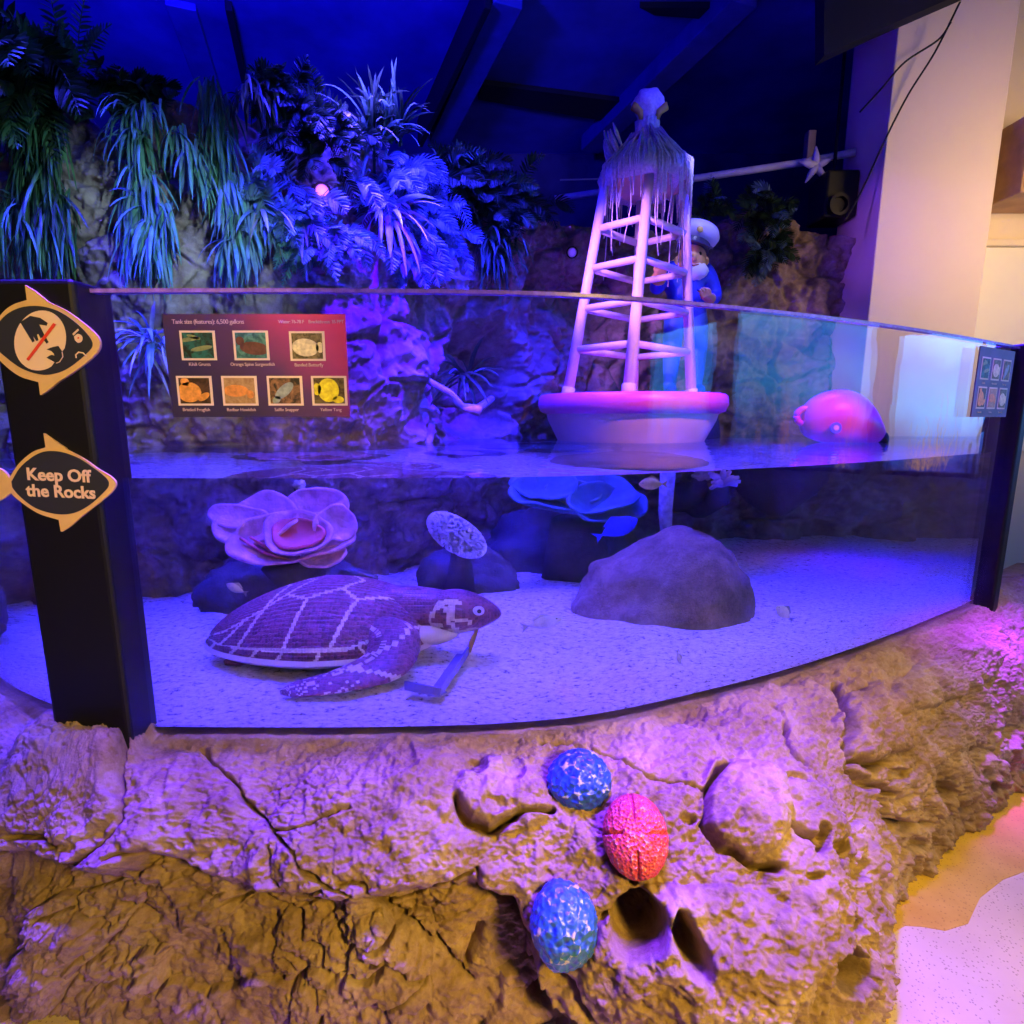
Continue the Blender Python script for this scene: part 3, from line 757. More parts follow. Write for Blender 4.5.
nneg = Vector((0, -1, 0))
PH = [(236, 222), (494, 222), (768, 225), (220, 443), (439, 443), (660, 443), (875, 443)]
CAP = ['Kihili Grunts', 'Orange Spine Surgeonfish', 'Banded Butterfly', 'Bristled Frogfish', 'Redbar Hawkfish', 'Sailfin Snapper', 'Yellow Tang']
for (x, y), sp_, cp in zip(PH, PHOTOS, CAP):
    c = onp(x, y); e = onp(x + 86, y); d = onp(x, y + 72)
    add_photo(pp, c, Vector((1, 0, 0)), Vector((0, 0, 1)), (e - c).x, (c - d).z, sp_, nneg)
    text_mesh('caption', cp, .0110, M_caption, onp(x + 8, y + 99) + nneg * .001, (1, 0, 0), (0, 0, 1), pp, depth=.0003, align='CENTER', space=.95)
text_mesh('heading', 'Tank size (features): 6,500 gallons', .0145, M_caption, onp(108, 116) + nneg * .001, (1, 0, 0), (0, 0, 1), pp, depth=.0003, space=.9)
text_mesh('heading', 'Water: 76-78 F    Brackishness: 35 PPT', .0112, M_caption, onp(626, 114) + nneg * .001, (1, 0, 0), (0, 0, 1), pp, depth=.0003, space=.9)

# right hand info panel, follows the pane near the far post
ia = gidx(1.82); ib = gidx(2.13)
pa, pb = GC[ia] + GN[ia] * .042, GC[ib] + GN[ib] * .042
rr = Vector((pb[0] - pa[0], pb[1] - pa[1], 0)); L = rr.length; rr.normalize(); uu = Vector((0, 0, 1)); nn_ = Vector((rr.y, -rr.x, 0))
base = Vector((pa[0], pa[1], 1.50)); Hh = .275
rp = MB().prism([base, base + rr * L, base + rr * L + uu * Hh, base + uu * Hh], -nn_, .004).build('info_panel', plain('panel_print_violet', (.12, .05, .22), .4, var=(4, .6)))
props(rp, 'small dark information panel with six fish photos beside the right post', 'sign')
for k in range(6):
    c = base + rr * L * (.2 + .3 * (k % 3)) + uu * Hh * (.70 - .42 * (k // 3))
    add_photo(rp, c, rr, uu, L * .115, Hh * .16, PHOTOS[[0, 2, 5, 3, 4, 2][k]], nn_)
    text_mesh('caption', ['Lionfish', 'Moorish Idol', 'Blue Tang', 'Clownfish', 'Foxface', 'Squirrelfish'][k], .010, M_caption, c - uu * Hh * .22 + nn_ * .001, rr, uu, rp, depth=.0003, align='CENTER')

# ------------------------------------------------------------------ sea turtle
def brick_mat(name, col, amt):
    m = N(name); v = m.n('ShaderNodeTexVoronoi', distance='CHEBYCHEV'); v.inputs['Scale'].default_value = 95; v.inputs['Randomness'].default_value = .0; m.l(m.coord(), v.inputs['Vector'])
    c = m.n('ShaderNodeTexVoronoi', distance='CHEBYCHEV'); c.inputs['Scale'].default_value = 95; c.inputs['Randomness'].default_value = .0; m.l(m.coord(), c.inputs['Vector'])
    w_ = m.n('ShaderNodeTexWhiteNoise', noise_dimensions='3D'); m.l(c.outputs['Position'], w_.inputs['Vector'])
    m.l(m.ramp(w_.outputs['Value'], [(0, tuple(x * (1 - amt * .55) for x in col)), (1, tuple(min(1, x * (1 + amt * .5)) for x in col))]), m.b.inputs['Base Color'])
    m.b.inputs['Roughness'].default_value = .35
    m.l(m.bump(m.ramp(v.outputs['Distance'], [(.36, (1, 1, 1)), (.5, (0, 0, 0))]), .6, .004), m.b.inputs['Normal']); return m.m
def refract_hit(px, py, Y=None, z=None):
    """world point seen at a pixel through the flat water front"""
    d = ray(px, py).normalized(); best = None
    for i in range(30, gidx(2.35) - 2, 2):
        a, b = GC[i], GC[i + 2]; e = b - a; det = d.x * (-e[1]) + e[0] * d.y
        t = (a[0] * (-e[1]) + e[0] * a[1]) / det; s_ = (d.x * a[1] - d.y * a[0]) / det
        if 0 <= s_ <= 1 and t > 0: best = (t, Vector((GN[i][0], GN[i][1], 0))); break
    if best is None: p = CAM + d * 2; n = Vector((0, -1, 0))
    else: p = CAM + d * best[0]; n = best[1]
    c = -d.dot(n); k = 1 - (1 - c * c) / 1.33 ** 2; r = d / 1.33 + n * (c / 1.33 - math.sqrt(k))
    if Y is not None: return p + r * ((Y - p.y) / r.y)
    return p + r * ((z - p.z) / r.z)
M_tshell = brick_mat('turtle_shell_brick', (.22, .06, .07), .8)
M_tline = brick_mat('turtle_seam_brick', (.80, .66, .40), .2)
M_tskin = brick_mat('turtle_skin_brick', (.23, .07, .08), .8)
M_tbelly = plain('turtle_belly_brick', (.74, .64, .50), .35)
def brick_faces(P, sel, names, parent, mats, stud=.0, name='shell'):
    pass
def turtle():
    base = Vector((-.685, 2.12, .655)); T = empty('sea_turtle', base, 'brick built purple sea turtle with cream shell seams lying on the sand', 'turtle model')
    rz = math.radians(3)
    def W(x, y, z): return base + Vector((x * math.cos(rz) - y * math.sin(rz), x * math.sin(rz) + y * math.cos(rz), z))
    # shell: a dome on a rim, made of small brick faces; seam faces are cream
    nu, nv = 210, 60; a_, b_, h_ = .40, .31, .215
    def outline(q):  # pointed at the tail (q = pi)
        x = a_ * math.cos(q); w_ = b_ * (abs(math.sin(q)) ** .85) * (1 - .22 * max(0, -math.cos(q)) ** 1.5) * (1 if math.sin(q) >= 0 else -1)
        return x, w_
    vs = []; 
    # brick steps: surface height is quantised slightly in rings so it reads as plates
    def dome(s, y01):
        # s: -1..1 along length, y01: -1..1 across
        x = s * a_; wmax = b_ * max(0, 1 - abs(s) ** 2.4) ** .5 * (1 - .25 * max(0, -s))
        y = y01 * wmax
        hz = h_ * (max(0, 1 - abs(s + .12 * 0) ** 2.2)) ** .55 * (1 - .30 * max(0, -s)) * max(0, 1 - abs(y01) ** 2.3) ** .62
        return x, y, .055 + hz
    ns, nt = 150, 84
    S_ = [-1 + 2 * k / ns for k in range(ns + 1)]; T_ = [-math.cos(math.pi * k / nt) for k in range(nt + 1)]
    seams = [[(-1, .50), (-.80, .58), (-.42, .38), (-.26, .24), (-.05, .36), (.22, .22), (.36, .36), (.68, .22), (.92, .52)],
             [(-.42, .38), (-.28, .0)], [(-.26, .24), (-.05, .0)], [(.22, .22), (.36, .0)], [(.68, .22), (.80, .0)],
             [(-.60, .50), (-.80, .80)], [(-.42, .38), (-.62, .84)], [(-.05, .36), (-.20, .84)], [(.36, .36), (.18, .84)], [(.92, .52), (.72, .70)],
             [(-1, .62), (-.80, .82), (-.3, .86), (.30, .86), (.62, .72), (.92, .56)],
             [(-.86, .79), (-.92, 1)], [(-.62, .84), (-.70, 1)], [(-.42, .85), (-.50, 1)], [(-.2, .86), (-.26, 1)], [(.10, .86), (.06, 1)], [(.40, .82), (.50, 1)]]
    mb = MB(); V = []
    for s in S_:
        for t in T_:
            x, y, z = dome(s * .9999, t)
            V.append(W(x, y, z))
    Fs = []; mi = []
    sa = np.array([[ (S_[i] + S_[i + 1]) / 2 for j in range(nt)] for i in range(ns)]); ta = np.array([[ (T_[j] + T_[j + 1]) / 2 for j in range(nt)] for i in range(ns)])
    ang = np.abs(np.arcsin(np.clip(np.abs(ta), 0, 1))) / (math.pi / 2)   # 0 ridge .. 1 rim
    D = np.full(sa.shape, 9.)
    for sm in seams: D = np.minimum(D, seg_dist(sa, ang, [(p[0], p[1]) for p in sm]))
    for i in range(ns):
        for j in range(nt):
            a = i * (nt + 1) + j; Fs.append((a, a + 1, a + nt + 2, a + nt + 1)); mi.append(1 if D[i, j] < .0155 else 0)
    mb.v = [tuple(v) for v in V]; mb.f = Fs; mb.mi = mi
    # lift alternate brick rows a touch so they catch the light
    sh = mb.build('shell', [M_tshell, M_tline], T)
    P = np.array([v.co[:] for v in sh.data.vertices])
    for k, v in enumerate(sh.data.vertices):
        i, j = divmod(k, nt + 1); v.co += Vector((0, -.3, 1)) * (.0022 if (j % 2) else 0) + Vector((0, 0, .0012 if (i % 3) == 0 else 0))
    # rim band and belly
    rimp = [(-.40, 0)] ; ring_ = []
    for k in range(96):
        q = 2 * math.pi * k / 96; s = math.cos(q); s = max(-.999, min(.999, s)); wm = b_ * max(0, 1 - abs(s) ** 2.4) ** .5 * (1 - .25 * max(0, -s))
        ring_.append((s * a_, wm * (1 if math.sin(q) >= 0 else -1)))
    m2 = MB(); n = len(ring_)
    top = [W(x * 1.02, y * 1.03, .062) for x, y in ring_]; mid = [W(x * 1.03, y * 1.05, .045) for x, y in ring_]; bot = [W(x * .93, y * .90, .022) for x, y in ring_]; cen = [W(x * .80, y * .74, .006) for x, y in ring_]
    m2.add(top + mid + bot + cen, [(r * n + k, r * n + (k + 1) % n, (r + 1) * n + (k + 1) % n, (r + 1) * n + k) for r in range(3) for k in range(n)] + [tuple(3 * n + k for k in range(n))])
    m2.build('belly_plate', M_tbelly, T)
    # neck and head
    def organ(name, pts, rad, flat, mat, par=T, seg=28, seamfn=None, quant=True, mats=None):
        c = catmull(pts, 10); r = np.interp(np.linspace(0, 1, len(c)), np.linspace(0, 1, len(rad)), rad)
        m = MB(); m.tube([W(*p) for p in c], list(r), seg, flat=flat); o = m.build(name, mats or mat, par)
        return o
    neck = organ('neck', [(.22, -.02, .140), (.33, -.03, .145), (.43, -.05, .145)], [.105, .095, .082], 1.0, M_tskin)
    hm = MB(); hc = W(.475, -.06, .142)
    nu_, nv_ = 64, 40
    RZ = Matrix.Rotation(rz - .06, 3, 'Z')
    def hfn(v):
        k = 1 - .34 * max(0, v.x) ** 1.5; return Vector((v.x, v.y * k, v.z * (k if v.z > 0 else k * .75)))
    hm.ball(hc, (.150, .092, .092), nu_, nv_, RZ, hfn)
    mi = []
    Rz_i = RZ.inverted()
    lines = [[(-.55, .20), (-.35, .62), (-.08, .72), (.12, .62)], [(-.55, .20), (-.62, -.15), (-.40, -.50), (-.1, -.42), (.1, -.50), (.45, -.42)], [(-.08, .72), (-.08, .30), (-.12, -.05), (.02, -.42)], [(-.62, -.15), (-.36, -.20), (-.40, -.50)], [(.05, .02), (.30, -.02), (.32, -.15)], [(-.35, .62), (-.2, .4), (-.08, .30)]]
    for f in hm.f:
        c = sum((Vector(hm.v[i]) for i in f), Vector()) / 4 - hc; c = Rz_i @ c; X, Z = c.x / .150, c.z / .092
        d = min(float(seg_dist(np.array([X]), np.array([Z]), l)[0]) for l in lines)
        mi.append(1 if (d < .065 and abs(c.y) > .012) else (2 if Z < -.52 - .1 * X else 0))
    hm.mi = mi
    head = hm.build('head', [M_tskin, M_tline, M_tbelly], T)
    M_eyew = plain('turtle_eye_white', (.75, .70, .80), .3)
    for sgn in (-1, 1):
        ec = hc + RZ @ Vector((.078, sgn * .069, .030))
        e = MB().ball(ec, (.020, .009, .017), 20, 12, RZ).build('eye', M_eyew, head, smooth=True)
        MB().ball(ec + RZ @ Vector((.003, sgn * .007, 0)), (.008, .005, .008), 14, 8, RZ).build('pupil', M_black, e, smooth=True)
    MB().ball(W(.36, -.075, .082), (.125, .080, .046), 32, 16, RZ).build('throat', M_tbelly, T, smooth=True)
    # flippers
    def flipper(name, pts, half, thick, lab=None, seamed=True):
        c = catmull(pts, 16); hw = np.interp(np.linspace(0, 1, len(c)), np.linspace(0, 1, len(half)), half); th = np.interp(np.linspace(0, 1, len(c)), np.linspace(0, 1, len(thick)), thick)
        m = MB(); n = len(c); seg = 28; vs = []; info = []
        for i in range(n):
            t = Vector(c[min(i + 1, n - 1)] - c[max(i - 1, 0)]).normalized(); a = t.cross(Vector((0, -.45, 1))).normalized(); b = a.cross(t)
            for k in range(seg):
                q = 2 * math.pi * k / seg; p = Vector(c[i]) + a * math.cos(q) * hw[i] + b * math.sin(q) * th[i]; vs.append(W(*p))
        fs = []; mi = []
        for i in range(n - 1):
            for k in range(seg):
                fs.append((i * seg + k, i * seg + (k + 1) % seg, (i + 1) * seg + (k + 1) % seg, (i + 1) * seg + k))
                q = (k + .5) / seg; u_ = math.cos(2 * math.pi * q); up2 = math.sin(2 * math.pi * q); s_ = i / n
                ln = seamed and ((abs(u_ - .55 + .5 * s_) < .09) and (int(i * 1.7) % 3 != 0) or (abs(s_ - .30 - .18 * u_) < .018) or (abs(s_ - .52 - .1 * u_) < .014) or (s_ > .5 and _hash(np.array([i]), np.array([k]), np.array([3]), 4)[0] > .86))
                mi.append(2 if up2 < -.55 else (1 if ln else 0))
        m.add(vs, fs + [tuple(range(seg)), tuple((n - 1) * seg + k for k in range(seg))]); m.mi = mi + [0, 0]
        return m.build(name, [M_tskin, M_tline, M_tbelly], T)
    flipper('front_flipper', [(.19, -.17, .130), (.27, -.25, .105), (.25, -.34, .055), (.13, -.42, .030), (.0, -.465, .020), (-.05, -.475, .016)], [.06, .088, .085, .055, .036, .010], [.050, .048, .030, .018, .012, .006])
    flipper('front_flipper', [(.22, .20, .11), (.30, .30, .09), (.26, .40, .05), (.10, .50, .03), (-.06, .56, .02)], [.06, .09, .08, .05, .012], [.05, .045, .03, .018, .006])
    flipper('rear_flipper', [(-.20, .12, .04), (-.27, .22, .03), (-.30, .28, .02)], [.04, .05, .012], [.03, .02, .006], seamed=False)
    flipper('rear_flipper', [(-.20, -.10, .03), (-.27, -.13, .02), (-.31, -.15, .012)], [.035, .035, .010], [.025, .018, .006], seamed=False)
    MB().tube([W(-.36, 0, .05), W(-.415, 0, .04)], [.02, .004], 10).build('tail', M_tskin, T)
turtle()

# clear tray half buried in front of the turtle's chin
M_tray = plain('violet_tray', (.20, .16, .45), .25)
tr = [refract_hit(*q, z=.662) for q in ((403, 686), (438, 697), (472, 648), (477, 640), (466, 648), (436, 690), (408, 682))]
def tray():
    a = [refract_hit(405, 690, z=.665), refract_hit(440, 697, z=.665), refract_hit(468, 655, z=.665)]
    mb = MB()
    for p, q in ((a[0], a[1]), (a[1], a[2])):
        d = (q - p).normalized(); s = Vector((-d.y, d.x, 0)) * .004
        mb.prism([p - s, q - s, q + s, p + s], (0, 0, 1), .030)
        mb.prism([p - s, q - s, q + s * 10, p + s * 10], (0, 0, 1), .005)
    o = mb.build('feeding_tray', M_tray, bevel=.002); props(o, 'dull violet angled tray corner on the sand below the turtle head', 'tray')
    top = refract_hit(477, 641, z=.70)
    MB().tube([a[2] + Vector((0, 0, .01)), a[2] * .5 + top * .5 + Vector((0, 0, .03)), top + Vector((0, 0, .045))], [.010, .012, .008], 10, flat=.4).build('handle', plain('amber_handle', (.55, .33, .10), .4), o, smooth=True)
tray()

# ------------------------------------------------------------------ buoy tower on its round float
M_float_rim = plain('float_rim_pink', (.85, .10, .35), .4, var=(8, .1))
M_float = plain('float_hull', (.80, .58, .48), .5, var=(5, .08), bump=(30, .2, .003))
M_thatch = plain('thatch', (.72, .62, .56), .8, var=(60, .25))
M_disc = plain('stool_disc', (.62, .40, .25), .6, var=(10, .15))
M_yellow_band = plain('yellow_rope', (.75, .48, .05), .6)
TY = 3.83
def tower():
    c = at(630, 436, TY); c.z = 1.26
    T = empty('buoy_tower', c, 'tall wooden ladder tower with a thatched cap on a pink rimmed round float', 'buoy')
    R1 = (at(723, 400, TY).x - at(538, 400, TY).x) / 2 * 1.0; cx = (at(723, 400, TY).x + at(538, 400, TY).x) / 2; zt = at(630, 388, TY - R1 * .9).z
    cc = Vector((cx, TY, 0))
    R1 *= .985
    z_top = at(630, 391, TY - R1).z
    prof = [(R1 * .10, 1.26), (R1 * .74, 1.27), (R1 * .78, 1.33), (R1 * .90, z_top - .17), (R1 * .93, z_top - .10)]
    MB().lathe(prof, cc, 72).build('hull', M_float, T, smooth=True)
    prof = [(R1 * .93, z_top - .125), (R1 * .985, z_top - .11), (R1 * 1.015, z_top - .065), (R1 * 1.0, z_top - .012), (R1 * .97, z_top), (R1 * .90, z_top - .004), (R1 * .80, z_top - .03), (.01, z_top - .03)]
    MB().lathe(prof, cc, 72).build('rim', M_float_rim, T, smooth=True)
    zb = z_top - .03
    # legs: feet and heads on squares turned 50 degrees
    top_c = Vector((at(648, 175, TY).x + .0, TY + .02, 0)); zt = at(648, 172, TY).z
    foot = [(at(567, 388, 3.72).x, 3.72), (at(628, 392, 3.36).x, 3.36), (at(692, 390, 3.90).x, 3.90)]
    foot.append((foot[0][0] + foot[2][0] - foot[1][0], foot[0][1] + foot[2][1] - foot[1][1]))
    head = [(at(606, 180, 3.80).x, 3.80), (at(650, 168, 3.63).x, 3.63), (at(684, 178, 3.87).x, 3.87)]
    head.append((head[0][0] + head[2][0] - head[1][0], head[0][1] + head[2][1] - head[1][1]))
    zt = at(650, 168, 3.63).z
    F = [Vector((x, y, zb)) for x, y in foot]; H = [Vector((x, y, zt)) for x, y in head]
    for a, b in zip(F, H):
        lg = MB().tube([a, a.lerp(b, .5), b], [.036, .033, .030], 16).build('leg', M_wood, T, smooth=True)
        MB().tube([a - Vector((0, 0, .0)), a.lerp(b, .055)], .042, 16).build('foot_sleeve', M_wood, lg, smooth=True)
    def lev(py): # height of a rung seen on the centre leg
        return (at(640, py, 3.5).z - zb) / (zt - zb)
    for py in (345, 301, 257, 213):
        k = lev(py); q = [a.lerp(b, k) for a, b in zip(F, H)]
        for i in range(4):
            a, b = q[i], q[(i + 1) % 4]; d = (b - a).normalized()
            MB().tube([a, b], .022, 12).build('rung', M_wood, T, smooth=True)
    # shelf plates tied to the top and second rungs
    hc = sum(H, Vector()) / 4
    MB().lathe([(.01, -.03), (.24, -.03), (.255, -.012), (.255, .008), (.24, .02), (.01, .02)], hc + Vector((0, 0, -.01)), 40).build('top_disc', M_disc, T, smooth=False)
    # thatch cap: skirt plus strands
    def wob(v, q): return Vector((v.x * (1 + .05 * math.sin(9 * q) + .04 * math.sin(23 * q)), v.y * (1 + .05 * math.cos(7 * q)), v.z + .012 * math.sin(17 * q)))
    cap = MB(); cap.lathe([(.27, -.06), (.285, -.02), (.25, .06), (.18, .14), (.10, .20), (.07, .27), (.075, .32), (.04, .34), (.01, .34)], hc + Vector((0, 0, .02)), 72, fn=wob)
    th = cap.build('thatch_cap', M_thatch, T, smooth=True)
    st = MB(); r = random.Random(3)
    for k in range(260):
        q = r.uniform(0, 2 * math.pi); r0 = r.uniform(.03, .10); z0 = r.uniform(.20, .30); L = r.uniform(.0, .06)
        pts = [hc + Vector((math.cos(q) * r0, math.sin(q) * r0, z0)), hc + Vector((math.cos(q + .1) * .18, math.sin(q + .1) * .18, .155 + r.uniform(-.01, .03))), hc + Vector((math.cos(q + .14) * (.27 + L * .3), math.sin(q + .14) * (.27 + L * .3), .05 + r.uniform(-.04, .04))), hc + Vector((math.cos(q + .15) * .29, math.sin(q + .15) * .29, -.02 - r.random() ** 5 * .30))]
        st.tube(pts, [.005, .0075, .006, .003], 5)
    for k in range(16):  # loose tufts that stick up on the left
        q = r.uniform(2.3, 3.7); b = hc + Vector((math.cos(q) * .20, math.sin(q) * .2, .10 + r.uniform(-.04, .08)))
        st.tube([b, b + Vector((math.cos(q) * .05, math.sin(q) * .04, .07)), b + Vector((math.cos(q) * .07, 0, .13))], [.006, .012, .005], 6)
    st.build('strands', M_thatch, th, smooth=True)
    dr = MB()
    for k in range(26):
        q = r.uniform(0, 2 * math.pi); a = hc + Vector((math.cos(q) * .25, math.sin(q) * .25, .0)); L = r.uniform(.15, .62) if k < 14 else r.uniform(.08, .2)
        dr.tube([a, a + Vector((r.uniform(-.015, .015), 0, -L * .5)), a + Vector((r.uniform(-.03, .03), 0, -L))], [.005, .004, .003], 5)
    dr.build('hanging_rope', M_thatch, th, smooth=True)
    # knotted finial with yellow rope at its throat
    fz = hc.z + .33; fc = Vector((hc.x - .0, hc.y, 0))
    def knot(v, q): return Vector((v.x * (1 + .10 * math.sin(5 * q + v.z * 40)), v.y * (1 + .10 * math.sin(5 * q + v.z * 40)), v.z))
    z2 = at(652, 92, hc.y).z; hh = z2 - fz
    MB().lathe([(.060, fz - .04), (.062, fz + .25 * hh), (.080, fz + .42 * hh), (.098, fz + .52 * hh), (.096, fz + .68 * hh), (.082, fz + .82 * hh), (.072, fz + .93 * hh), (.045, fz + .985 * hh), (.012, fz + hh)], fc, 40, fn=knot).build('finial', M_thatch, T, smooth=True)
    for s_ in (-1, 1):
        MB().tube([fc + Vector((s_ * .085, -.05, fz + .52 * hh)), fc + Vector((s_ * .095, -.045, fz + .42 * hh)), fc + Vector((s_ * .058, -.05, fz + .26 * hh)), fc + Vector((s_ * .05, -.05, fz + .05 * hh))], [.020, .026, .020, .012], 10).build('yellow_rope', M_yellow_band, T, smooth=True)
    return cc
tower_c = tower()
# mooring post beneath
mp = Vector((refract_hit(668, 500, Y=3.1).x, 3.12, 0))
o = MB().tube([Vector((mp.x, mp.y, .85)), Vector((mp.x - .01, mp.y, 1.05)), Vector((mp.x, mp.y, 1.30))], [.022, .032, .036], 14).build('mooring_post', plain('encrusted_post', (.42, .42, .38), .8, var=(30, .4), bump=(60, .6, .01)), smooth=True)
props(o, 'pale encrusted mooring post rising from the big boulder to the float', 'post')

# ------------------------------------------------------------------ pink rescue float
def pink_float():
    c = onz(848, 443, ZW); c = Vector((c.x, c.y + .10, ZW + .09)); L = .52
    M_pink = plain('pink_plastic', (.95, .07, .28), .3, var=(6, .08))
    T = empty('rescue_float', c, 'glossy pink torpedo shaped rescue float drifting on the water', 'float', rz=math.radians(-6))
    R = Matrix.Rotation(math.radians(-8), 3, 'Z') @ Matrix.Rotation(math.radians(4), 3, 'Y')
    def W(x, y, z): return c + R @ Vector((x, y, z))
    prof = [(-.235, .05, .03), (-.22, .115, .04), (-.17, .155, .045), (-.10, .185, .055), (0, .195, .06), (.08, .180, .05), (.15, .145, .03), (.21, .100, .0), (.25, .055, -.025), (.27, .02, -.035)]
    m = MB(); seg = 40; vs = []
    for x, r, z in prof:
        for k in range(seg):
            q = 2 * math.pi * k / seg; vs.append(W(x, r * .72 * math.cos(q), z + r * .92 * math.sin(q) * (1 if math.sin(q) > 0 else .9)))
    m.add(vs, [(i * seg + k, i * seg + (k + 1) % seg, (i + 1) * seg + (k + 1) % seg, (i + 1) * seg + k) for i in range(len(prof) - 1) for k in range(seg)] + [tuple(range(seg)), tuple((len(prof) - 1) * seg + k for k in range(seg))])
    m.build('body', M_pink, T, smooth=True, subd=1)
    ring = [W(-.225 - .045 * math.cos(t), -.02, .055 + .045 * math.sin(t)) for t in [k * math.pi / 10 for k in range(21)]]
    MB().tube(ring, .020, 12).build('handle_ring', M_pink, T, smooth=True)
    MB().tube([W(-.215, -.03, .115), W(-.12, -.05, .155)], .008, 8).build('grab_bar', plain('pink_pale', (.8, .5, .7), .4), T, smooth=True)
    MB().lathe([(.001, 0), (.033, 0), (.033, .006), (.001, .006)], W(-.085, -.150, -.005), 24, M=Matrix.Rotation(math.radians(82), 3, 'X')).build('badge', plain('blue_badge', (.15, .18, .75), .4), T)
    MB().lathe([(.001, 0), (.016, 0), (.016, .004), (.001, .004)], W(-.085, -.157, -.004), 16, M=Matrix.Rotation(math.radians(82), 3, 'X')).build('badge_centre', M_frame, T)
    MB().ball(W(.255, -.01, -.055), (.030, .04, .05), 16, 10).build('plug', M_black, T, smooth=True)
pink_float()

# ------------------------------------------------------------------ underwater rocks and corals
def boulder(name, c, r, mat, label, cat='rock', amp=.10, sc=3, seed=1, n=(96, 56), flat=None, rz=0):
    """rounded rock, base at the sand"""
    m = MB(); m.ball((0, 0, 0), (1, 1, 1), *n)
    P = np.array(m.v, float); F1, F2, V = cells(P, 1.3, seed)
    d = 1 + amp * fbm(P, sc * .5, 4, seed) + amp * .5 * (V - .5) * sstep(0, .15, F2 - F1)
    P = P * d[:, None] * np.array(r)
    if rz:
        c_, s_ = math.cos(rz), math.sin(rz); P = np.stack([P[:, 0] * c_ - P[:, 1] * s_, P[:, 0] * s_ + P[:, 1] * c_, P[:, 2]], -1)
    if flat: P = flat(P)
    P += np.array(c); P[:, 2] = np.maximum(P[:, 2], ZB - .05) if c[2] < 1.2 else P[:, 2]
    m.v = [tuple(p) for p in P]
    o = m.build(name, mat, smooth=True)
    if label: props(o, label, cat)
    return o
L_ = refract_hit(574, 590, z=.66); R_ = refract_hit(762, 606, z=.66); Fm = refract_hit(650, 628, z=.64)
bc = Vector(((L_.x + R_.x) / 2, Fm.y + .36, .62)); brx = (R_.x - L_.x) / 2
def bflat(P):
    x = P[:, 0] / brx; P[:, 2] *= 1 - .36 * (1 - sstep(-.75, .05, x)); return P
boulder('boulder', bc, (brx * 1.04, .36, .42), M_boulder, 'large smooth olive brown boulder on the sand under the round float', amp=.13, sc=2.2, seed=8, flat=bflat)

M_coral_pink = plain('coral_pink', (.80, .36, .44), .7, var=(24, .3), bump=(45, 1, .012))
M_coral_in = plain('coral_rust', (.42, .07, .04), .7, var=(20, .2), bump=(70, .5, .004))
M_coral_teal = plain('coral_teal', (.07, .19, .22), .7, var=(9, .35), bump=(50, .5, .004))
M_coral_green = plain('coral_green', (.15, .30, .20), .7, var=(9, .4), bump=(50, .5, .004))
def cup(name, c, ax, r, depth, mat, parent, ruff=.06, nr=5, seed=0, stretch=(1, 1), tip=None, spin=0):
    """ruffled bowl coral lobe opening along ax"""
    ax = Vector(ax).normalized(); a = ax.cross(Vector((0, 0, 1))).normalized(); b = ax.cross(a).normalized()
    if spin: a, b = a * math.cos(spin) + b * math.sin(spin), b * math.cos(spin) - a * math.sin(spin)
    m = MB(); nt, nq = 14, 64; vs = []
    rr_ = random.Random(seed); ph = [rr_.uniform(0, 6.28) for _ in range(4)]
    for i in range(nt + 1):
        t = i / nt
        for k in range(nq):
            q = 2 * math.pi * k / nq
            R = r * t * (1 + .10 * math.sin(2 * q + ph[0]) * t + .06 * math.sin(3 * q + ph[1]) * t)
            if tip: R *= 1 + tip[1] * max(0, math.cos(q - tip[0])) ** 6 * t
            h = depth * (t ** 2.2) + ruff * r * t ** 3 * (math.sin(nr * q + ph[2]) + .5 * math.sin((2 * nr + 1) * q + ph[3]))
            vs.append(Vector(c) + a * math.cos(q) * R * stretch[0] + b * math.sin(q) * R * stretch[1] + ax * h)
    fs = [(i * nq + k, i * nq + (k + 1) % nq, (i + 1) * nq + (k + 1) % nq, (i + 1) * nq + k) for i in range(1, nt) for k in range(nq)] + [tuple(nq + k for k in range(nq))]
    m.add(vs, fs); return m.build(name, mat, parent, smooth=True, solid=.012)
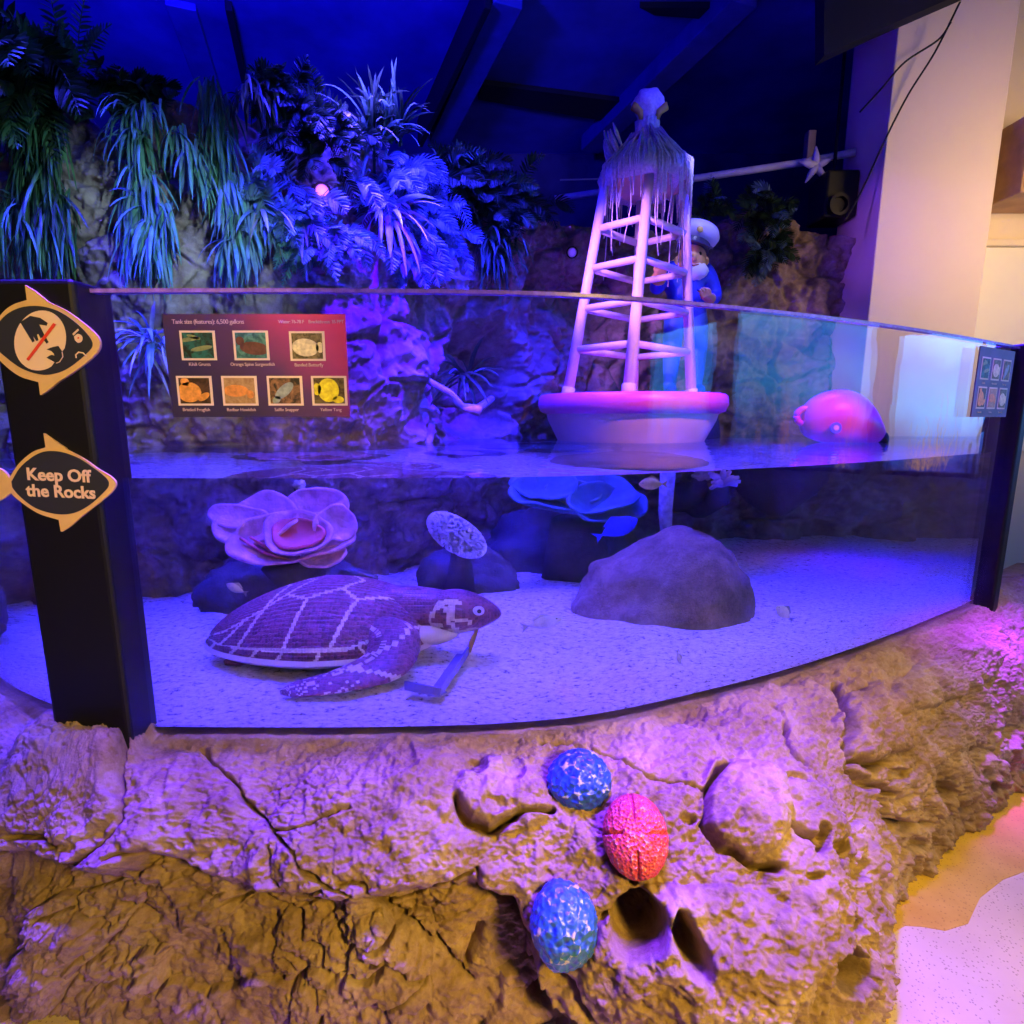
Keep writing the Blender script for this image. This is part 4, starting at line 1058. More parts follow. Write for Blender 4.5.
def coral_pink():
    Y = 2.62
    P = lambda x, y, dy=0: refract_hit(x, y, Y=Y + dy)
    b = P(300, 560); T = empty('cabbage_coral', Vector((b.x, Y + .1, .70)), 'pink ruffled cabbage coral behind the turtle shell', 'coral')
    s = .0042
    # body bowl
    cup('lobe', P(292, 545), (.12, -.80, .55), .20, .08, M_coral_pink, T, .06, 4, 1, (1.15, .62))
    cup('lobe', P(262, 525, .02), (-.15, -.75, .6), .150, .05, M_coral_pink, T, .09, 3, 2, (1.15, .8))
    cup('lobe', P(240, 519, .03), (-.1, -.8, .5), .10, .03, M_coral_pink, T, .07, 3, 12, (1.25, .55))
    cup('lobe', P(318, 510, .10), (.1, -.95, .25), .110, .04, M_coral_pink, T, .08, 4, 3, (1.05, .95))
    cup('lobe', P(335, 525, .0), (.3, -.9, .3), .085, .035, M_coral_pink, T, .10, 4, 4, (.9, 1.0))
    cup('lobe', P(322, 556, -.04), (.2, -.8, .5), .10, .04, M_coral_pink, T, .08, 4, 6, (1.0, .6))
    c0 = cup('inner_cup', P(300, 545, -.06), (.05, -.62, .78), .135, .085, M_coral_pink, T, .03, 5, 5, (1.05, .85))
    cup('cup_floor', P(299, 540, -.07), (.05, -.62, .78), .105, .045, M_coral_in, c0, .03, 5, 5, (1.05, .75))
    m = MB(); m.tube([P(240, 538, -.08), P(262, 552, -.10), P(292, 561, -.10)], [.006, .010, .005], 8); m.tube([P(250, 537, -.08), P(268, 548, -.10), P(300, 556, -.10)], [.005, .009, .005], 8)
    m.build('ridge', M_coral_in, T, smooth=True)
    m = MB(); m.tube([Vector((b.x, Y + .08, .66)), Vector((b.x, Y + .03, .78)), P(295, 560, .02)], [.12, .09, .14], 18); m.build('stalk', M_dark_rock, T, smooth=True)
coral_pink()
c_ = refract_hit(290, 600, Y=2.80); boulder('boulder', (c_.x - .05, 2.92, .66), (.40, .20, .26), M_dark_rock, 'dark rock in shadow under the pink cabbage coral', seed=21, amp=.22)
def brush_coral():
    Y = 2.9; P = lambda x, y, dy=0: refract_hit(x, y, Y=Y + dy)
    a, b = P(430, 517), P(483, 553); T = empty('brush_coral', Vector((P(460, 590).x, Y + .05, .64)), 'pale bristly brush coral leaning on a dark stem behind the turtle head', 'coral')
    M_b = plain('coral_bone', (.70, .66, .62), .7); m = MB(); c = a.lerp(b, .5); d = (b - a); L = d.length / 2; d.normalize()
    n_ = Vector((0, -1, .25)).normalized(); u_ = d.cross(n_).normalized(); n_ = u_.cross(d)
    Rm = Matrix((d, u_, n_)).transposed()
    core = MB().ball(c, (L * .90, L * .42, L * .36), 28, 16, Rm).build('core', M_b, T, smooth=True)
    r = random.Random(4); 
    for k in range(620):
        v = Vector((r.gauss(0, 1), r.gauss(0, 1), r.gauss(0, 1))).normalized(); p0 = Vector((v.x * L * .92, v.y * L * .48, v.z * L * .38)); p1 = Vector((v.x * L * 1.06, v.y * L * .56, v.z * L * .60))
        m.tube([c + Rm @ p0, c + Rm @ p1], [.0070, .0060], 6)
    o = m.build('polyps', M_b, T, smooth=True); o['kind'] = 'stuff'
    MB().tube([c + Vector((0, .05, -.02)), Vector((c.x + .01, Y + .1, .85)), Vector((c.x, Y + .12, .6))], [.035, .045, .08], 14).build('stem', M_dark_rock, T, smooth=True)
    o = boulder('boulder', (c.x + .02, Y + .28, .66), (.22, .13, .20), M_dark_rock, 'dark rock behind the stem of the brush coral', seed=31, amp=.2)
brush_coral()
def coral_teal():
    Y = 3.25; P = lambda x, y, dy=0: refract_hit(x, y, Y=Y + dy)
    T = empty('plate_coral', Vector((P(580, 520).x, Y + .1, .9)), 'blue green ruffled plate coral just under the surface left of the mooring post', 'coral')
    cup('lobe', P(572, 505), (.0, -.55, .8), .20, .10, M_coral_teal, T, .06, 4, 7, (1.25, .85))
    cup('lobe', P(600, 512, -.05), (.3, -.6, .7), .15, .08, M_coral_teal, T, .07, 4, 8, (1.1, .9))
    cup('lobe', P(545, 492, .0), (-.2, -.6, .7), .14, .06, M_coral_teal, T, .07, 4, 9, (1.1, .7))
    cup('inner_cup', P(573, 495, .02), (0, -.75, .6), .10, .03, M_coral_green, T, .05, 5, 10, (1.2, .7))
    MB().tube([P(575, 520, .05), Vector((P(578, 560).x, Y + .15, .62))], [.10, .16], 16).build('stalk', M_dark_rock, T, smooth=True)
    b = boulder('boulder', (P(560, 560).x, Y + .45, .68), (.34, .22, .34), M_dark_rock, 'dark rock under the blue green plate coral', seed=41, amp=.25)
coral_teal()
def small_coral(px, py, Y, mat, label, s=.1, seed=0):
    c = refract_hit(px, py, Y=Y); T = empty('branching_coral', c, label, 'coral'); r = random.Random(seed); m = MB()
    for k in range(16):
        d = Vector((r.uniform(-1, 1), r.uniform(-.6, .2), r.uniform(-.25, .9))).normalized(); e = c + d * s * r.uniform(.6, 1.1)
        m.tube([c, c.lerp(e, .5) + Vector((0, 0, .01)), e], [.020, .016, .009], 8)
    m.build('branches', mat, T, smooth=True)
    MB().tube([c, c + Vector((.02, .25, -.10)), c + Vector((0, .9, -.2))], [.03, .06, .10], 10).build('stem', M_dark_rock, T, smooth=True)
M_coral_lilac = plain('coral_lilac', (.55, .42, .55), .7, var=(20, .2))
M_coral_olive = plain('coral_olive', (.45, .42, .20), .7, var=(20, .2))
small_coral(722, 484, 3.4, M_coral_lilac, 'lilac branching coral under the surface right of the mooring post', .10, 1)
small_coral(700, 478, 3.5, M_coral_olive, 'olive branching coral beside the lilac one below the surface', .07, 2)
small_coral(300, 488, 3.0, M_coral_olive, 'small pale coral knob behind the top lobe of the pink cabbage coral', .035, 3)
for (px, py, Y, r, lab, sd) in ((8, 512, 2.35, (.16, .12, .15), 'rounded blue lit rock left of the black post below the waterline', 3), (25, 600, 2.2, (.24, .16, .20), 'broad low rock on the sand left of the black post', 5)):
    d = ray(px, py); c = CAM + d * (Y / d.y)
    boulder('boulder', (c.x, c.y + .15, c.z), r, M_cliff, lab, seed=sd, amp=.12)

# ------------------------------------------------------------------ fish
def fish(px, py, Y, L, col, label, face=1, tall=.42, z=None, tilt=0, yaw=0, dark=None):
    c = refract_hit(px, py, Y=Y); m0 = plain('fish_skin', col, .35, var=(40, .2)); m1 = plain('fish_fin', dark or tuple(x * .7 for x in col), .4)
    R = Matrix.Rotation(yaw, 3, 'Z') @ Matrix.Rotation(tilt, 3, 'Y'); T = empty('fish', c, label, 'fish')
    W = lambda x, y, z_: c + R @ Vector((x * face, y, z_))
    prof = [(-.50, .03), (-.40, .07), (-.25, .16), (-.05, .22), (.15, .21), (.32, .15), (.44, .07), (.50, .015)]
    m = MB(); seg = 20; vs = []
    for x, r in prof:
        for k in range(seg):
            q = 2 * math.pi * k / seg; vs.append(W(x * L, r * L * .45 * math.cos(q), r * L * (tall / .42) * math.sin(q)))
    m.add(vs, [(i * seg + k, i * seg + (k + 1) % seg, (i + 1) * seg + (k + 1) % seg, (i + 1) * seg + k) for i in range(len(prof) - 1) for k in range(seg)] + [tuple(range(seg)), tuple((len(prof) - 1) * seg + k for k in range(seg))])
    m.build('body', m0, T, smooth=True, subd=1)
    MB().prism([W(-.46 * L, -.003, 0), W(-.72 * L, -.003, .17 * L), W(-.64 * L, -.003, 0), W(-.72 * L, -.003, -.17 * L)], R @ Vector((0, 1, 0)), .006).build('tail_fin', m1, T)
    MB().prism([W(.20 * L, -.003, .18 * L * tall / .42), W(-.05 * L, -.003, .30 * L * tall / .42), W(-.35 * L, -.003, .16 * L * tall / .42), W(-.3 * L, -.003, .08 * L)], R @ Vector((0, 1, 0)), .005).build('dorsal_fin', m1, T)
    for s_ in (-1, 1): MB().ball(W(.33 * L, s_ * .058 * L, .04 * L), .022 * L, 10, 8).build('eye', M_black, T, smooth=True)
fish(545, 622, 2.20, .125, (.75, .70, .50), 'small cream fish hovering over the sand left of the big boulder', 1, .40, tilt=-.25)
fish(783, 612, 2.32, .085, (.70, .66, .42), 'small pale fish nosing the sand right of the big boulder', -1, .6, tilt=.7, dark=(.25, .22, .3))
fish(679, 658, 1.88, .045, (.55, .50, .42), 'tiny tan fish in front of the big boulder', 1, .4, tilt=1.3)
fish(235, 588, 2.52, .075, (.60, .50, .22), 'small amber fish in the dark under the pink cabbage coral', -1, .5, tilt=.5)
fish(650, 484, 3.0, .10, (.62, .55, .08), 'yellow fish near the surface left of the mooring post', -1, .6)
fish(620, 527, 2.95, .16, (.02, .04, .80), 'bright blue fish beside the blue green plate coral', 1, .55, tilt=-.5)

# ------------------------------------------------------------------ painted stones on the ledge
def painted_stone(px, py, rx, ry, name, mat, label, seams=False, seed=0):
    p, n = ledge_at(px, py); d = (p - CAM).length; sc = d * math.cos(math.atan((p - CAM).x / 1.6)) / FPX * .92
    n = (n + (CAM - p).normalized() * 2.2).normalized()
    a = Vector((1, 0, 0)) - n * n.x; a.normalize(); b = n.cross(a)
    R = Matrix((a, b, n)).transposed(); m = MB()
    X, Y = rx * sc, ry * sc; Z = min(X, Y) * .72
    m.ball((0, 0, 0), (1, 1, 1), 120, 80)
    P = np.array(m.v, float); c1, c2, _v = cells(P, 5.0, seed); k = 1 - .10 * (c1 - .4) + .02 * np.sin(5 * P[:, 0] + seed)
    if seams:
        k = 1 - .02 * vnoise(P, 9, 3)
        g = np.minimum(np.where(np.abs(P[:, 1]) > .38, np.abs(P[:, 0] + .03), 9), np.where(np.abs(P[:, 0]) > .42, np.abs(P[:, 1] - .06), 9))
        k = k - np.where(P[:, 2] > 0, .16 * np.exp(-(g / .030) ** 2), 0)
    P = P * k[:, None] * np.array((X, Y, Z)); Rn = np.array(R); P = P @ Rn.T + np.array(p + n * Z * .25)
    m.v = [tuple(q) for q in P]
    o = m.build(name, mat, smooth=True); return props(o, label, 'painted stone', 'painted stones set into the ledge')
def stone_mat(name, c0, c1, c2, sc=1):
    m = N(name); v = m.vor(60 * sc); nz = m.noise(34 * sc, 4, .7)
    f = m.math('ADD', m.math('MULTIPLY', v, .55), m.math('MULTIPLY', nz, .6))
    m.l(m.ramp(f, [(.30, c0), (.55, c1), (.72, c1), (.80, c2)]), m.b.inputs['Base Color']); m.b.inputs['Roughness'].default_value = .32
    m.l(m.bump(v, .8, .006), m.b.inputs['Normal']); return m.m
M_sb = stone_mat('stone_paint_blue', (.010, .02, .30), (.02, .08, .36), (.45, .50, .42)); M_sr = stone_mat('stone_paint_red', (.50, .02, .03), (.62, .07, .06), (.80, .42, .36), 2.2)
M_sg = stone_mat('stone_paint_teal', (.010, .03, .26), (.03, .13, .24), (.50, .50, .28))
painted_stone(581, 779, 31, 28, 'painted_stone', M_sb, 'blue painted stone, topmost of the three painted stones', seed=1)
painted_stone(633, 836, 30, 35, 'painted_stone', M_sr, 'red painted stone with a cross of grooves on the ledge', True, seed=2)
painted_stone(565, 922, 29, 33, 'painted_stone', M_sg, 'blue green painted stone, lowest of the three, left of the deep hole', seed=3)

# ------------------------------------------------------------------ plants
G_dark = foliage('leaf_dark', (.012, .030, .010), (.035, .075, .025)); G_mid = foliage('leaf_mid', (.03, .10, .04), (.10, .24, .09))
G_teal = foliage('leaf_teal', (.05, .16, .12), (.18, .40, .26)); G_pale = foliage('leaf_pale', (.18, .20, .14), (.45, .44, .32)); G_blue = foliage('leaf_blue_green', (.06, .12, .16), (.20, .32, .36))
def blade(mb, p, d, L, w_, droop, segs=7, wav=0, r=None):
    d = Vector(d).normalized(); side = d.cross(Vector((0, 0, 1)))
    if side.length < .05: side = Vector((1, 0, 0))
    side.normalize()
    tw = (r or rnd).uniform(-.7, .7); side = (side * math.cos(tw) + side.cross(d) * math.sin(tw)).normalized()
    q = Vector(p); vs = []
    for i in range(segs + 1):
        t = i / segs; ww = w_ * (math.sin(math.pi * min(1, .16 + t * .84)) ** .7) * (1 if t < 1 else .02)
        if wav: q = q + side * wav * math.sin(t * 9)
        n = side.cross(d).normalized()
        vs += [q - side * ww, q + n * ww * .35, q + side * ww]
        d = (d + Vector((0, 0, -droop / segs))).normalized(); q = q + d * (L / segs)
    mb.add(vs, [f for i in range(segs) for f in ((3 * i, 3 * i + 1, 3 * i + 4, 3 * i + 3), (3 * i + 1, 3 * i + 2, 3 * i + 5, 3 * i + 4))])
def depth_at(px, py, off_=.14): return cliff_hit(px, py, off_)
def plant(name, label, cat, roots, count, L, w_, droop, mat, dirs, seed=0, spread=.05, group='plants hung on the rock cliff', wav=0, off_=.14, mat2=None, f2=.3):
    """roots: pixel points on the cliff where tufts grow; dirs: (mean direction, scatter)"""
    r = random.Random(seed); mb = MB(); first = depth_at(*roots[0], off_)
    md, sc_ = dirs
    for k in range(count):
        a = r.choice(roots); p = depth_at(a[0] + r.gauss(0, spread * 100), a[1] + r.gauss(0, spread * 60), off_ + r.uniform(-.05, .06))
        d = Vector(md) + Vector((r.gauss(0, sc_), r.gauss(0, sc_ * .7), r.gauss(0, sc_)))
        if d.y > .1: d.y = -d.y
        mb.cur = 1 if (mat2 and r.random() < f2) else 0
        blade(mb, p, d, L * r.uniform(.35, 1.1), w_ * r.uniform(.7, 1.2), droop * r.uniform(.7, 1.3), wav=wav, r=r)
    o = mb.build(name, [mat, mat2 or mat])
    P = first; o.data.transform(Matrix.Translation(-P)); o.location = P
    if wav == 0: o.data.polygons.foreach_set('use_smooth', [True] * len(o.data.polygons))
    return props(o, label, cat, group)
def frond_plant(name, label, roots, nf, L, leaf, mat, up=.6, droop=1.3, seed=0, spread=.04, off_=.16, cat='fern', scat=.7, mat2=None):
    """fern fronds: a midrib with leaflets both sides"""
    r = random.Random(seed); mb = MB(); first = depth_at(*roots[0], off_)
    for k in range(nf):
        a = r.choice(roots); p = depth_at(a[0] + r.gauss(0, spread * 100), a[1] + r.gauss(0, spread * 60), off_)
        d = Vector((r.gauss(0, scat), -abs(r.gauss(.25, .3)), up + r.gauss(0, .3))).normalized(); Lk = L * r.uniform(.6, 1.15); n = 14; q = Vector(p)
        mb.cur = 1 if (mat2 and r.random() < .3) else 0
        for i in range(n):
            t = i / n; side = d.cross(Vector((0, -1, .3))).normalized(); ll = leaf * math.sin(math.pi * (.12 + .85 * t)) * 1.0
            for s_ in (-1, 1):
                blade(mb, q, side * s_ + d * .7, ll, ll * .13 + .002, .4, 3, r=r)
            mb.tube([q, q + d * (Lk / n)], .0025, 4, cap=False)
            d = (d + Vector((0, 0, -droop / n))).normalized(); q = q + d * (Lk / n)
    o = mb.build(name, [mat, mat2 or mat]); o.data.transform(Matrix.Translation(-first)); o.location = first
    return props(o, label, cat, 'plants hung on the rock cliff')
# left corner
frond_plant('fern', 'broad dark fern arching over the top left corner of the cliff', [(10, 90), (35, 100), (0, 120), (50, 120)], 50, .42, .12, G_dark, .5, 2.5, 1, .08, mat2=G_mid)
frond_plant('fern', 'yellow green fern tip poking out from the top of the left fern', [(60, 80), (80, 85)], 10, .28, .07, G_mid, .8, .9, 2, .05)
plant('trailing_grass', 'long trailing green grass below the corner fern', 'hanging plant', [(20, 120), (40, 125), (55, 135), (30, 160), (50, 170), (35, 190), (60, 205), (45, 220), (65, 235)], 620, .30, .0062, 1.6, G_mid, ((0, -.35, -.8), .30), 3, .06, mat2=G_dark)
plant('trailing_grass', 'thin grass tuft hanging at the far left above the post', 'hanging plant', [(5, 215), (30, 230)], 90, .35, .006, 3.0, G_teal, ((0, -.4, -.4), .4), 31, .10, mat2=G_mid)
# second hanging grass, bright green to teal
plant('spider_grass', 'bright green spilling grass with two long tresses, second plant from the left', 'hanging plant', [(135, 130), (150, 125), (140, 150)], 130, .26, .008, 2.6, G_teal, ((-.05, -.45, -.1), .42), 4, .05, mat2=G_mid)
plant('spider_grass', 'lower tress of teal blades reaching down to the pane', 'hanging plant', [(140, 175), (150, 190), (134, 200), (140, 215), (150, 235), (160, 225), (135, 240), (155, 250), (165, 215)], 420, .27, .0080, 1.5, G_teal, ((0, -.4, -.8), .32), 5, .05, mat2=G_blue)
plant('spider_grass', 'slanting tress of blades right of the long green plant', 'hanging plant', [(180, 145), (192, 160), (200, 175)], 120, .24, .008, 1.6, G_teal, ((.35, -.4, -.6), .30), 6, .05, mat2=G_blue)
frond_plant('fern', 'dark bushy fern crowning the cliff above the bright green grass', [(125, 118), (145, 114)], 22, .16, .07, G_dark, .7, 1.6, 7, .10)
plant('trailing_grass', 'dark vertical strand of grass hanging beside the brown rock knob', 'hanging plant', [(210, 100), (222, 110), (215, 130), (226, 150), (222, 170), (235, 190)], 260, .28, .0070, 1.6, G_mid, ((.10, -.35, -.8), .26), 8, .04, mat2=G_teal)
plant('trailing_grass', 'long blue lit grass falling from the middle of the left cliff', 'hanging plant', [(232, 190), (240, 210), (228, 205), (240, 230), (250, 245), (232, 250)], 300, .26, .0085, 1.5, G_blue, ((0, -.4, -.8), .32), 9, .05, mat2=G_teal)
# spider plant on the top and dark bushes
plant('spider_plant', 'spider plant with pale drooping blades on top of the cliff', 'hanging plant', [(245, 108), (258, 108), (272, 112)], 70, .24, .009, 2.8, G_pale, ((.15, -.5, .15), .5), 10, .05, mat2=G_dark, f2=.55)
frond_plant('fern', 'dark upright fern behind the spider plant', [(280, 112), (292, 112)], 20, .15, .06, G_dark, .6, 1.6, 11, .05)
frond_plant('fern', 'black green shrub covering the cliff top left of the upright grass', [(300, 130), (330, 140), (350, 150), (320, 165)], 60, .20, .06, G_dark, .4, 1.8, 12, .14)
plant('upright_grass', 'upright tuft of pale grass standing on the cliff crest', 'grass tuft', [(372, 150), (388, 152), (398, 150)], 120, .34, .010, 1.5, G_mid, ((0, -.25, 1.0), .42), 13, .05, mat2=G_dark, f2=.5)
# violet lit shrubs in the middle
frond_plant('shrub', 'broad leaved shrub glowing violet left of the small spotlight', [(262, 195), (285, 200), (300, 215), (275, 230)], 34, .22, .08, G_blue, .2, 2.0, 14, .07, cat='shrub')
plant('spider_grass', 'violet grass tress hanging just above the info panel', 'hanging plant', [(262, 220), (285, 225), (300, 230)], 190, .24, .010, 1.8, G_blue, ((0, -.4, -.6), .42), 15, .07, mat2=G_pale)
frond_plant('shrub', 'fine leaved teal shrub under the small spotlight', [(330, 240), (350, 250), (318, 255)], 60, .22, .055, G_teal, .2, 2.0, 16, .10, cat='shrub')
plant('bromeliad', 'spiky violet bromeliad with arching strap leaves above the pane', 'bromeliad', [(385, 222), (390, 226)], 46, .36, .016, 1.5, G_blue, ((0, -.6, .35), .85), 17, .02, mat2=G_pale)
frond_plant('shrub', 'dense blue shrub hanging over the rock right of the bromeliad', [(395, 200), (420, 215), (430, 235), (410, 180), (425, 260)], 110, .26, .075, G_blue, .1, 2.2, 18, .12, cat='shrub')
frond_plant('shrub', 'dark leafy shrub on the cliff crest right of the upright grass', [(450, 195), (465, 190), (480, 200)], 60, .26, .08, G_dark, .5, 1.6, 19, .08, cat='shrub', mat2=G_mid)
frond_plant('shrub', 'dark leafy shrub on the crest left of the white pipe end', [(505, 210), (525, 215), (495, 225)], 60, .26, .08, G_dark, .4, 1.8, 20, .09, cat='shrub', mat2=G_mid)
plant('trailing_grass', 'dark grass hanging in the shade above the middle of the pane', 'hanging plant', [(490, 250), (505, 245), (500, 265)], 120, .32, .009, 2.8, G_mid, ((0, -.4, 0), .5), 21, .06, mat2=G_dark)
frond_plant('fern', 'small fern on the cliff just right of the tower top', [(705, 225), (712, 215)], 18, .22, .07, G_dark, .6, 1.6, 22, .04, mat2=G_blue)
frond_plant('fern', 'dark fern with grey blue tips on the crest right of the tower', [(762, 212), (770, 225), (760, 250)], 46, .28, .09, G_dark, .4, 1.9, 23, .06, mat2=G_blue)
frond_plant('fern', 'lower grey blue fern on the dark cliff right of the tower', [(765, 262), (772, 258)], 22, .24, .08, G_blue, .3, 2.0, 24, .04, mat2=G_dark)
# plants seen through the pane
plant('spider_grass', 'pale blue spray of leaves on the rock beside the info panel', 'hanging plant', [(150, 345), (160, 350)], 50, .30, .009, 1.6, G_blue, ((.1, -.5, .1), .8), 25, .04, mat2=G_pale, off_=.2)
plant('bromeliad', 'dark bromeliad in the rock hollow above the water', 'bromeliad', [(462, 375), (470, 380)], 36, .34, .014, 1.2, G_dark, ((0, -.5, .5), .8), 26, .03, mat2=G_blue, off_=.15)

# driftwood coral branch in the hollow
c0 = cliff_hit(450, 395, .3); c1 = cliff_hit(478, 410, .35)
t = empty('driftwood_branch', c0, 'pale pink branch reaching across the rock hollow above the water', 'branch')
MB().tube([cliff_hit(428, 383, .2), c0, cliff_hit(462, 408, .34), c1, cliff_hit(492, 400, .3)], [.02, .022, .026, .030, .022], 12).build('limb', plain('branch_blue_grey', (.35, .30, .42), .6, var=(20, .3)), t, smooth=True)
MB().tube([cliff_hit(464, 410, .38), c1 + Vector((0, -.05, -.01)), cliff_hit(480, 408, .4)], [.012, .034, .02], 12).build('tip', plain('branch_pink', (.70, .35, .40), .6, var=(20, .3)), t, smooth=True)

# ------------------------------------------------------------------ little violet spotlights in the cliff
def spotlight(px, py, label, strength, col, off_=.2):
    p = cliff_hit(px, py, off_); d = (CAM - p).normalized(); t = empty('cliff_spotlight', p, label, 'spotlight')
    R = d.to_track_quat('Z', 'Y').to_matrix()
    MB().lathe([(.001, -.08), (.035, -.08), (.042, 0), (.042, .012), (.035, .012), (.033, 0), (.001, 0)], p, 28, M=R).build('housing', M_black, t, smooth=False)
    MB().lathe([(.001, .001), (.032, .001), (.026, .006), (.001, .008)], p, 28, M=R).build('lens', plain('lens_glow', (.5, .4, .8), .3, emit=(col, strength)), t, smooth=True)
    l = bpy.data.lights.new('cliff_spotlight_lamp', 'POINT'); l.color = col; l.energy = strength * .35; l.shadow_soft_size = .03
    o = bpy.data.objects.new('cliff_spotlight_lamp', l); COL.objects.link(o); o.location = p + d * .05
spotlight(323, 206, 'small glowing violet spotlight among the plants on the left cliff', 1.6, (.50, .12, 1.0))
spotlight(572, 260, 'dim round spotlight on the dark cliff left of the tower', .12, (.30, .14, .8))

# ------------------------------------------------------------------ pipe and bracket over the tank
pa_, pb_, pc_ = at(555, 199, 5.6), at(800, 163, 5.2), at(856, 152, 5.0)
t = empty('overhead_pipe', pa_, 'white pipe slung under the ceiling behind the tower', 'pipe')
MB().tube([pa_, pb_, pc_], .030, 14).build('pipe', plain('pipe_white', (.60, .58, .55), .5, var=(8, .2)), t, smooth=True)
MB().tube([at(640, 178, 5.4), at(560, 180, 5.6)], .008, 8).build('guy_wire', plain('wire_grey', (.2, .2, .25), .5), t)
MB().box((pb_.x + .03, pb_.y - .05, pb_.z - .02), (pb_.x + .10, pb_.y + .03, pb_.z + .24)).build('bracket', plain('bracket_tan', (.35, .26, .16), .6), t, bevel=.01)
for a_, b_ in (((640, 178), (610, 192)),): pass
st_ = MB(); sc_c = at(816, 166, 5.05)
for k in range(5):
    q = 2 * math.pi * k / 5 + .4; st_.tube([sc_c, sc_c + Vector((math.cos(q) * .09, 0, math.sin(q) * .09)), sc_c + Vector((math.cos(q) * .15, .0, math.sin(q) * .15))], [.035, .024, .006], 10)
props(st_.build('star_ornament', plain('starfish_lilac', (.45, .42, .62), .7, var=(20, .2)), smooth=True), 'pale five armed star ornament tied to the overhead pipe', 'ornament')
# ceiling speaker hanging in the dark corner
sp0 = at(835, 195, 5.0)
t = empty('hanging_projector', sp0, 'black boxy projector hanging in the dark corner beside the column', 'projector')
MB().box((sp0.x - .13, 4.9, sp0.z - .20), (sp0.x + .14, 5.2, sp0.z + .16)).build('housing', M_black, t, bevel=.02)
MB().tube([Vector((sp0.x, 5.05, sp0.z + .16)), Vector((sp0.x, 5.05, 5.1))], .015, 8).build('hanger', M_black, t)
MB().lathe([(.001, 0), (.08, 0), (.085, .05), (.06, .05), (.055, .02), (.001, .02)], Vector((sp0.x - .03, 4.90, sp0.z - .12)), 24, M=Matrix.Rotation(math.radians(90), 3, 'X')).build('barrel', M_black, t)
# black cables drooping over the column
cb = MB().tube([Vector(tuple(p)) for p in catmull([tuple(at(*q)) for q in ((960, 2, 4.44), (935, 52, 4.5), (908, 95, 4.55), (885, 140, 4.58), (862, 190, 4.56), (845, 220, 4.5))], 8)], .007, 8).build('cable', M_black, smooth=True)
props(cb, 'longer black cable drooping diagonally across the edge of the column', 'cable')
cb = MB().tube([Vector(tuple(p)) for p in catmull([tuple(at(*q)) for q in ((951, 22, 4.42), (938, 40, 4.5), (905, 62, 4.54), (882, 88, 4.56), (860, 112, 4.54))], 8)], .007, 8).build('cable', M_black, smooth=True)
props(cb, 'shorter black cable crossing the upper corner of the column', 'cable')
# wooden cabinet on the recess wall
wb = at(1003, 200, 4.7); wt = at(1012, 122, 4.7)
M_box = plain('cabinet_oak', (.45, .26, .12), .5, var=(7, .2))
t = empty('wall_cabinet', Vector((wb.x, 5.0, wb.z)), 'tan wooden wall cabinet high on the right edge', 'cabinet')
MB().box((wb.x, 4.55, wb.z), (wb.x + .7, 5.0, wt.z)).build('body', M_box, t, bevel=.01)
MB().box((wb.x + .02, 4.53, wb.z + .04), (wb.x + .68, 4.55, wt.z - .16)).build('door', M_box, t, bevel=.006)

# ------------------------------------------------------------------ glowing murals on the right hand wall (seen reflected in the pane)
def mural_mat():
    m = N('mural_backlit'); tc = m.n('ShaderNodeTexCoord'); sp = m.n('ShaderNodeSeparateXYZ'); m.l(tc.outputs['Generated'], sp.inputs[0])
    nz = m.noise(1.3, 5, .65); g = m.math('ADD', sp.outputs['Z'], m.math('MULTIPLY', m.math('SUBTRACT', nz, .5), .6))
    c = m.ramp(g, [(.05, (.01, .01, .08)), (.25, (.02, .05, .25)), (.5, (.03, .22, .60)), (.75, (.02, .15, .60)), (1, (.10, .33, .80))])
    m.l(c, m.b.inputs['Base Color']); m.l(c, m.b.inputs['Emission Color']); m.b.inputs['Emission Strength'].default_value = 8; return m.m
M_mural = mural_mat(); M_coralpr = plain('mural_coral_print', (.65, .40, .30), .5, emit=((.7, .40, .28), .9)); M_mframe = plain('mural_frame', (.18, .05, .16), .5)
def mural(y0, y1, z0, z1, label, seed):
    t = empty('wall_mural', Vector((5.97, (y0 + y1) / 2, z0)), label, 'mural')
    MB().box((5.93, y0, z0), (5.99, y1, z1)).build('frame', M_mframe, t, bevel=.01)
    p = MB().box((5.915, y0 + .05, z0 + .05), (5.93, y1 - .05, z1 - .05)).build('print', M_mural, t)
    r = random.Random(seed); m = MB()
    for k in range(9):
        yb = r.uniform(y0 + .2, y1 - .2); h = r.uniform(.25, .8) * (z1 - z0) * .8
        for j in range(4):
            yy = yb + r.uniform(-.12, .12); a = Vector((5.905, yb, z0 + .06)); b = Vector((5.905, max(y0 + .08, min(y1 - .08, yy)), z0 + h * r.uniform(.5, 1)))
            m.tube([a, a.lerp(b, .5) + Vector((0, r.uniform(-.04, .04), 0)), b], [.03, .022, .008], 6, flat=.25)
    m.build('coral_silhouettes', M_coralpr, p)
mural(-2.6, -.9, .9, 2.7, 'blue backlit reef mural nearest the entrance on the right wall', 1)
mural(-.6, 1.9, .9, 2.8, 'largest cyan backlit reef mural on the right wall', 2)
mural(2.15, 3.3, .9, 2.35, 'smaller cyan backlit mural at the tank end of the right wall', 3)

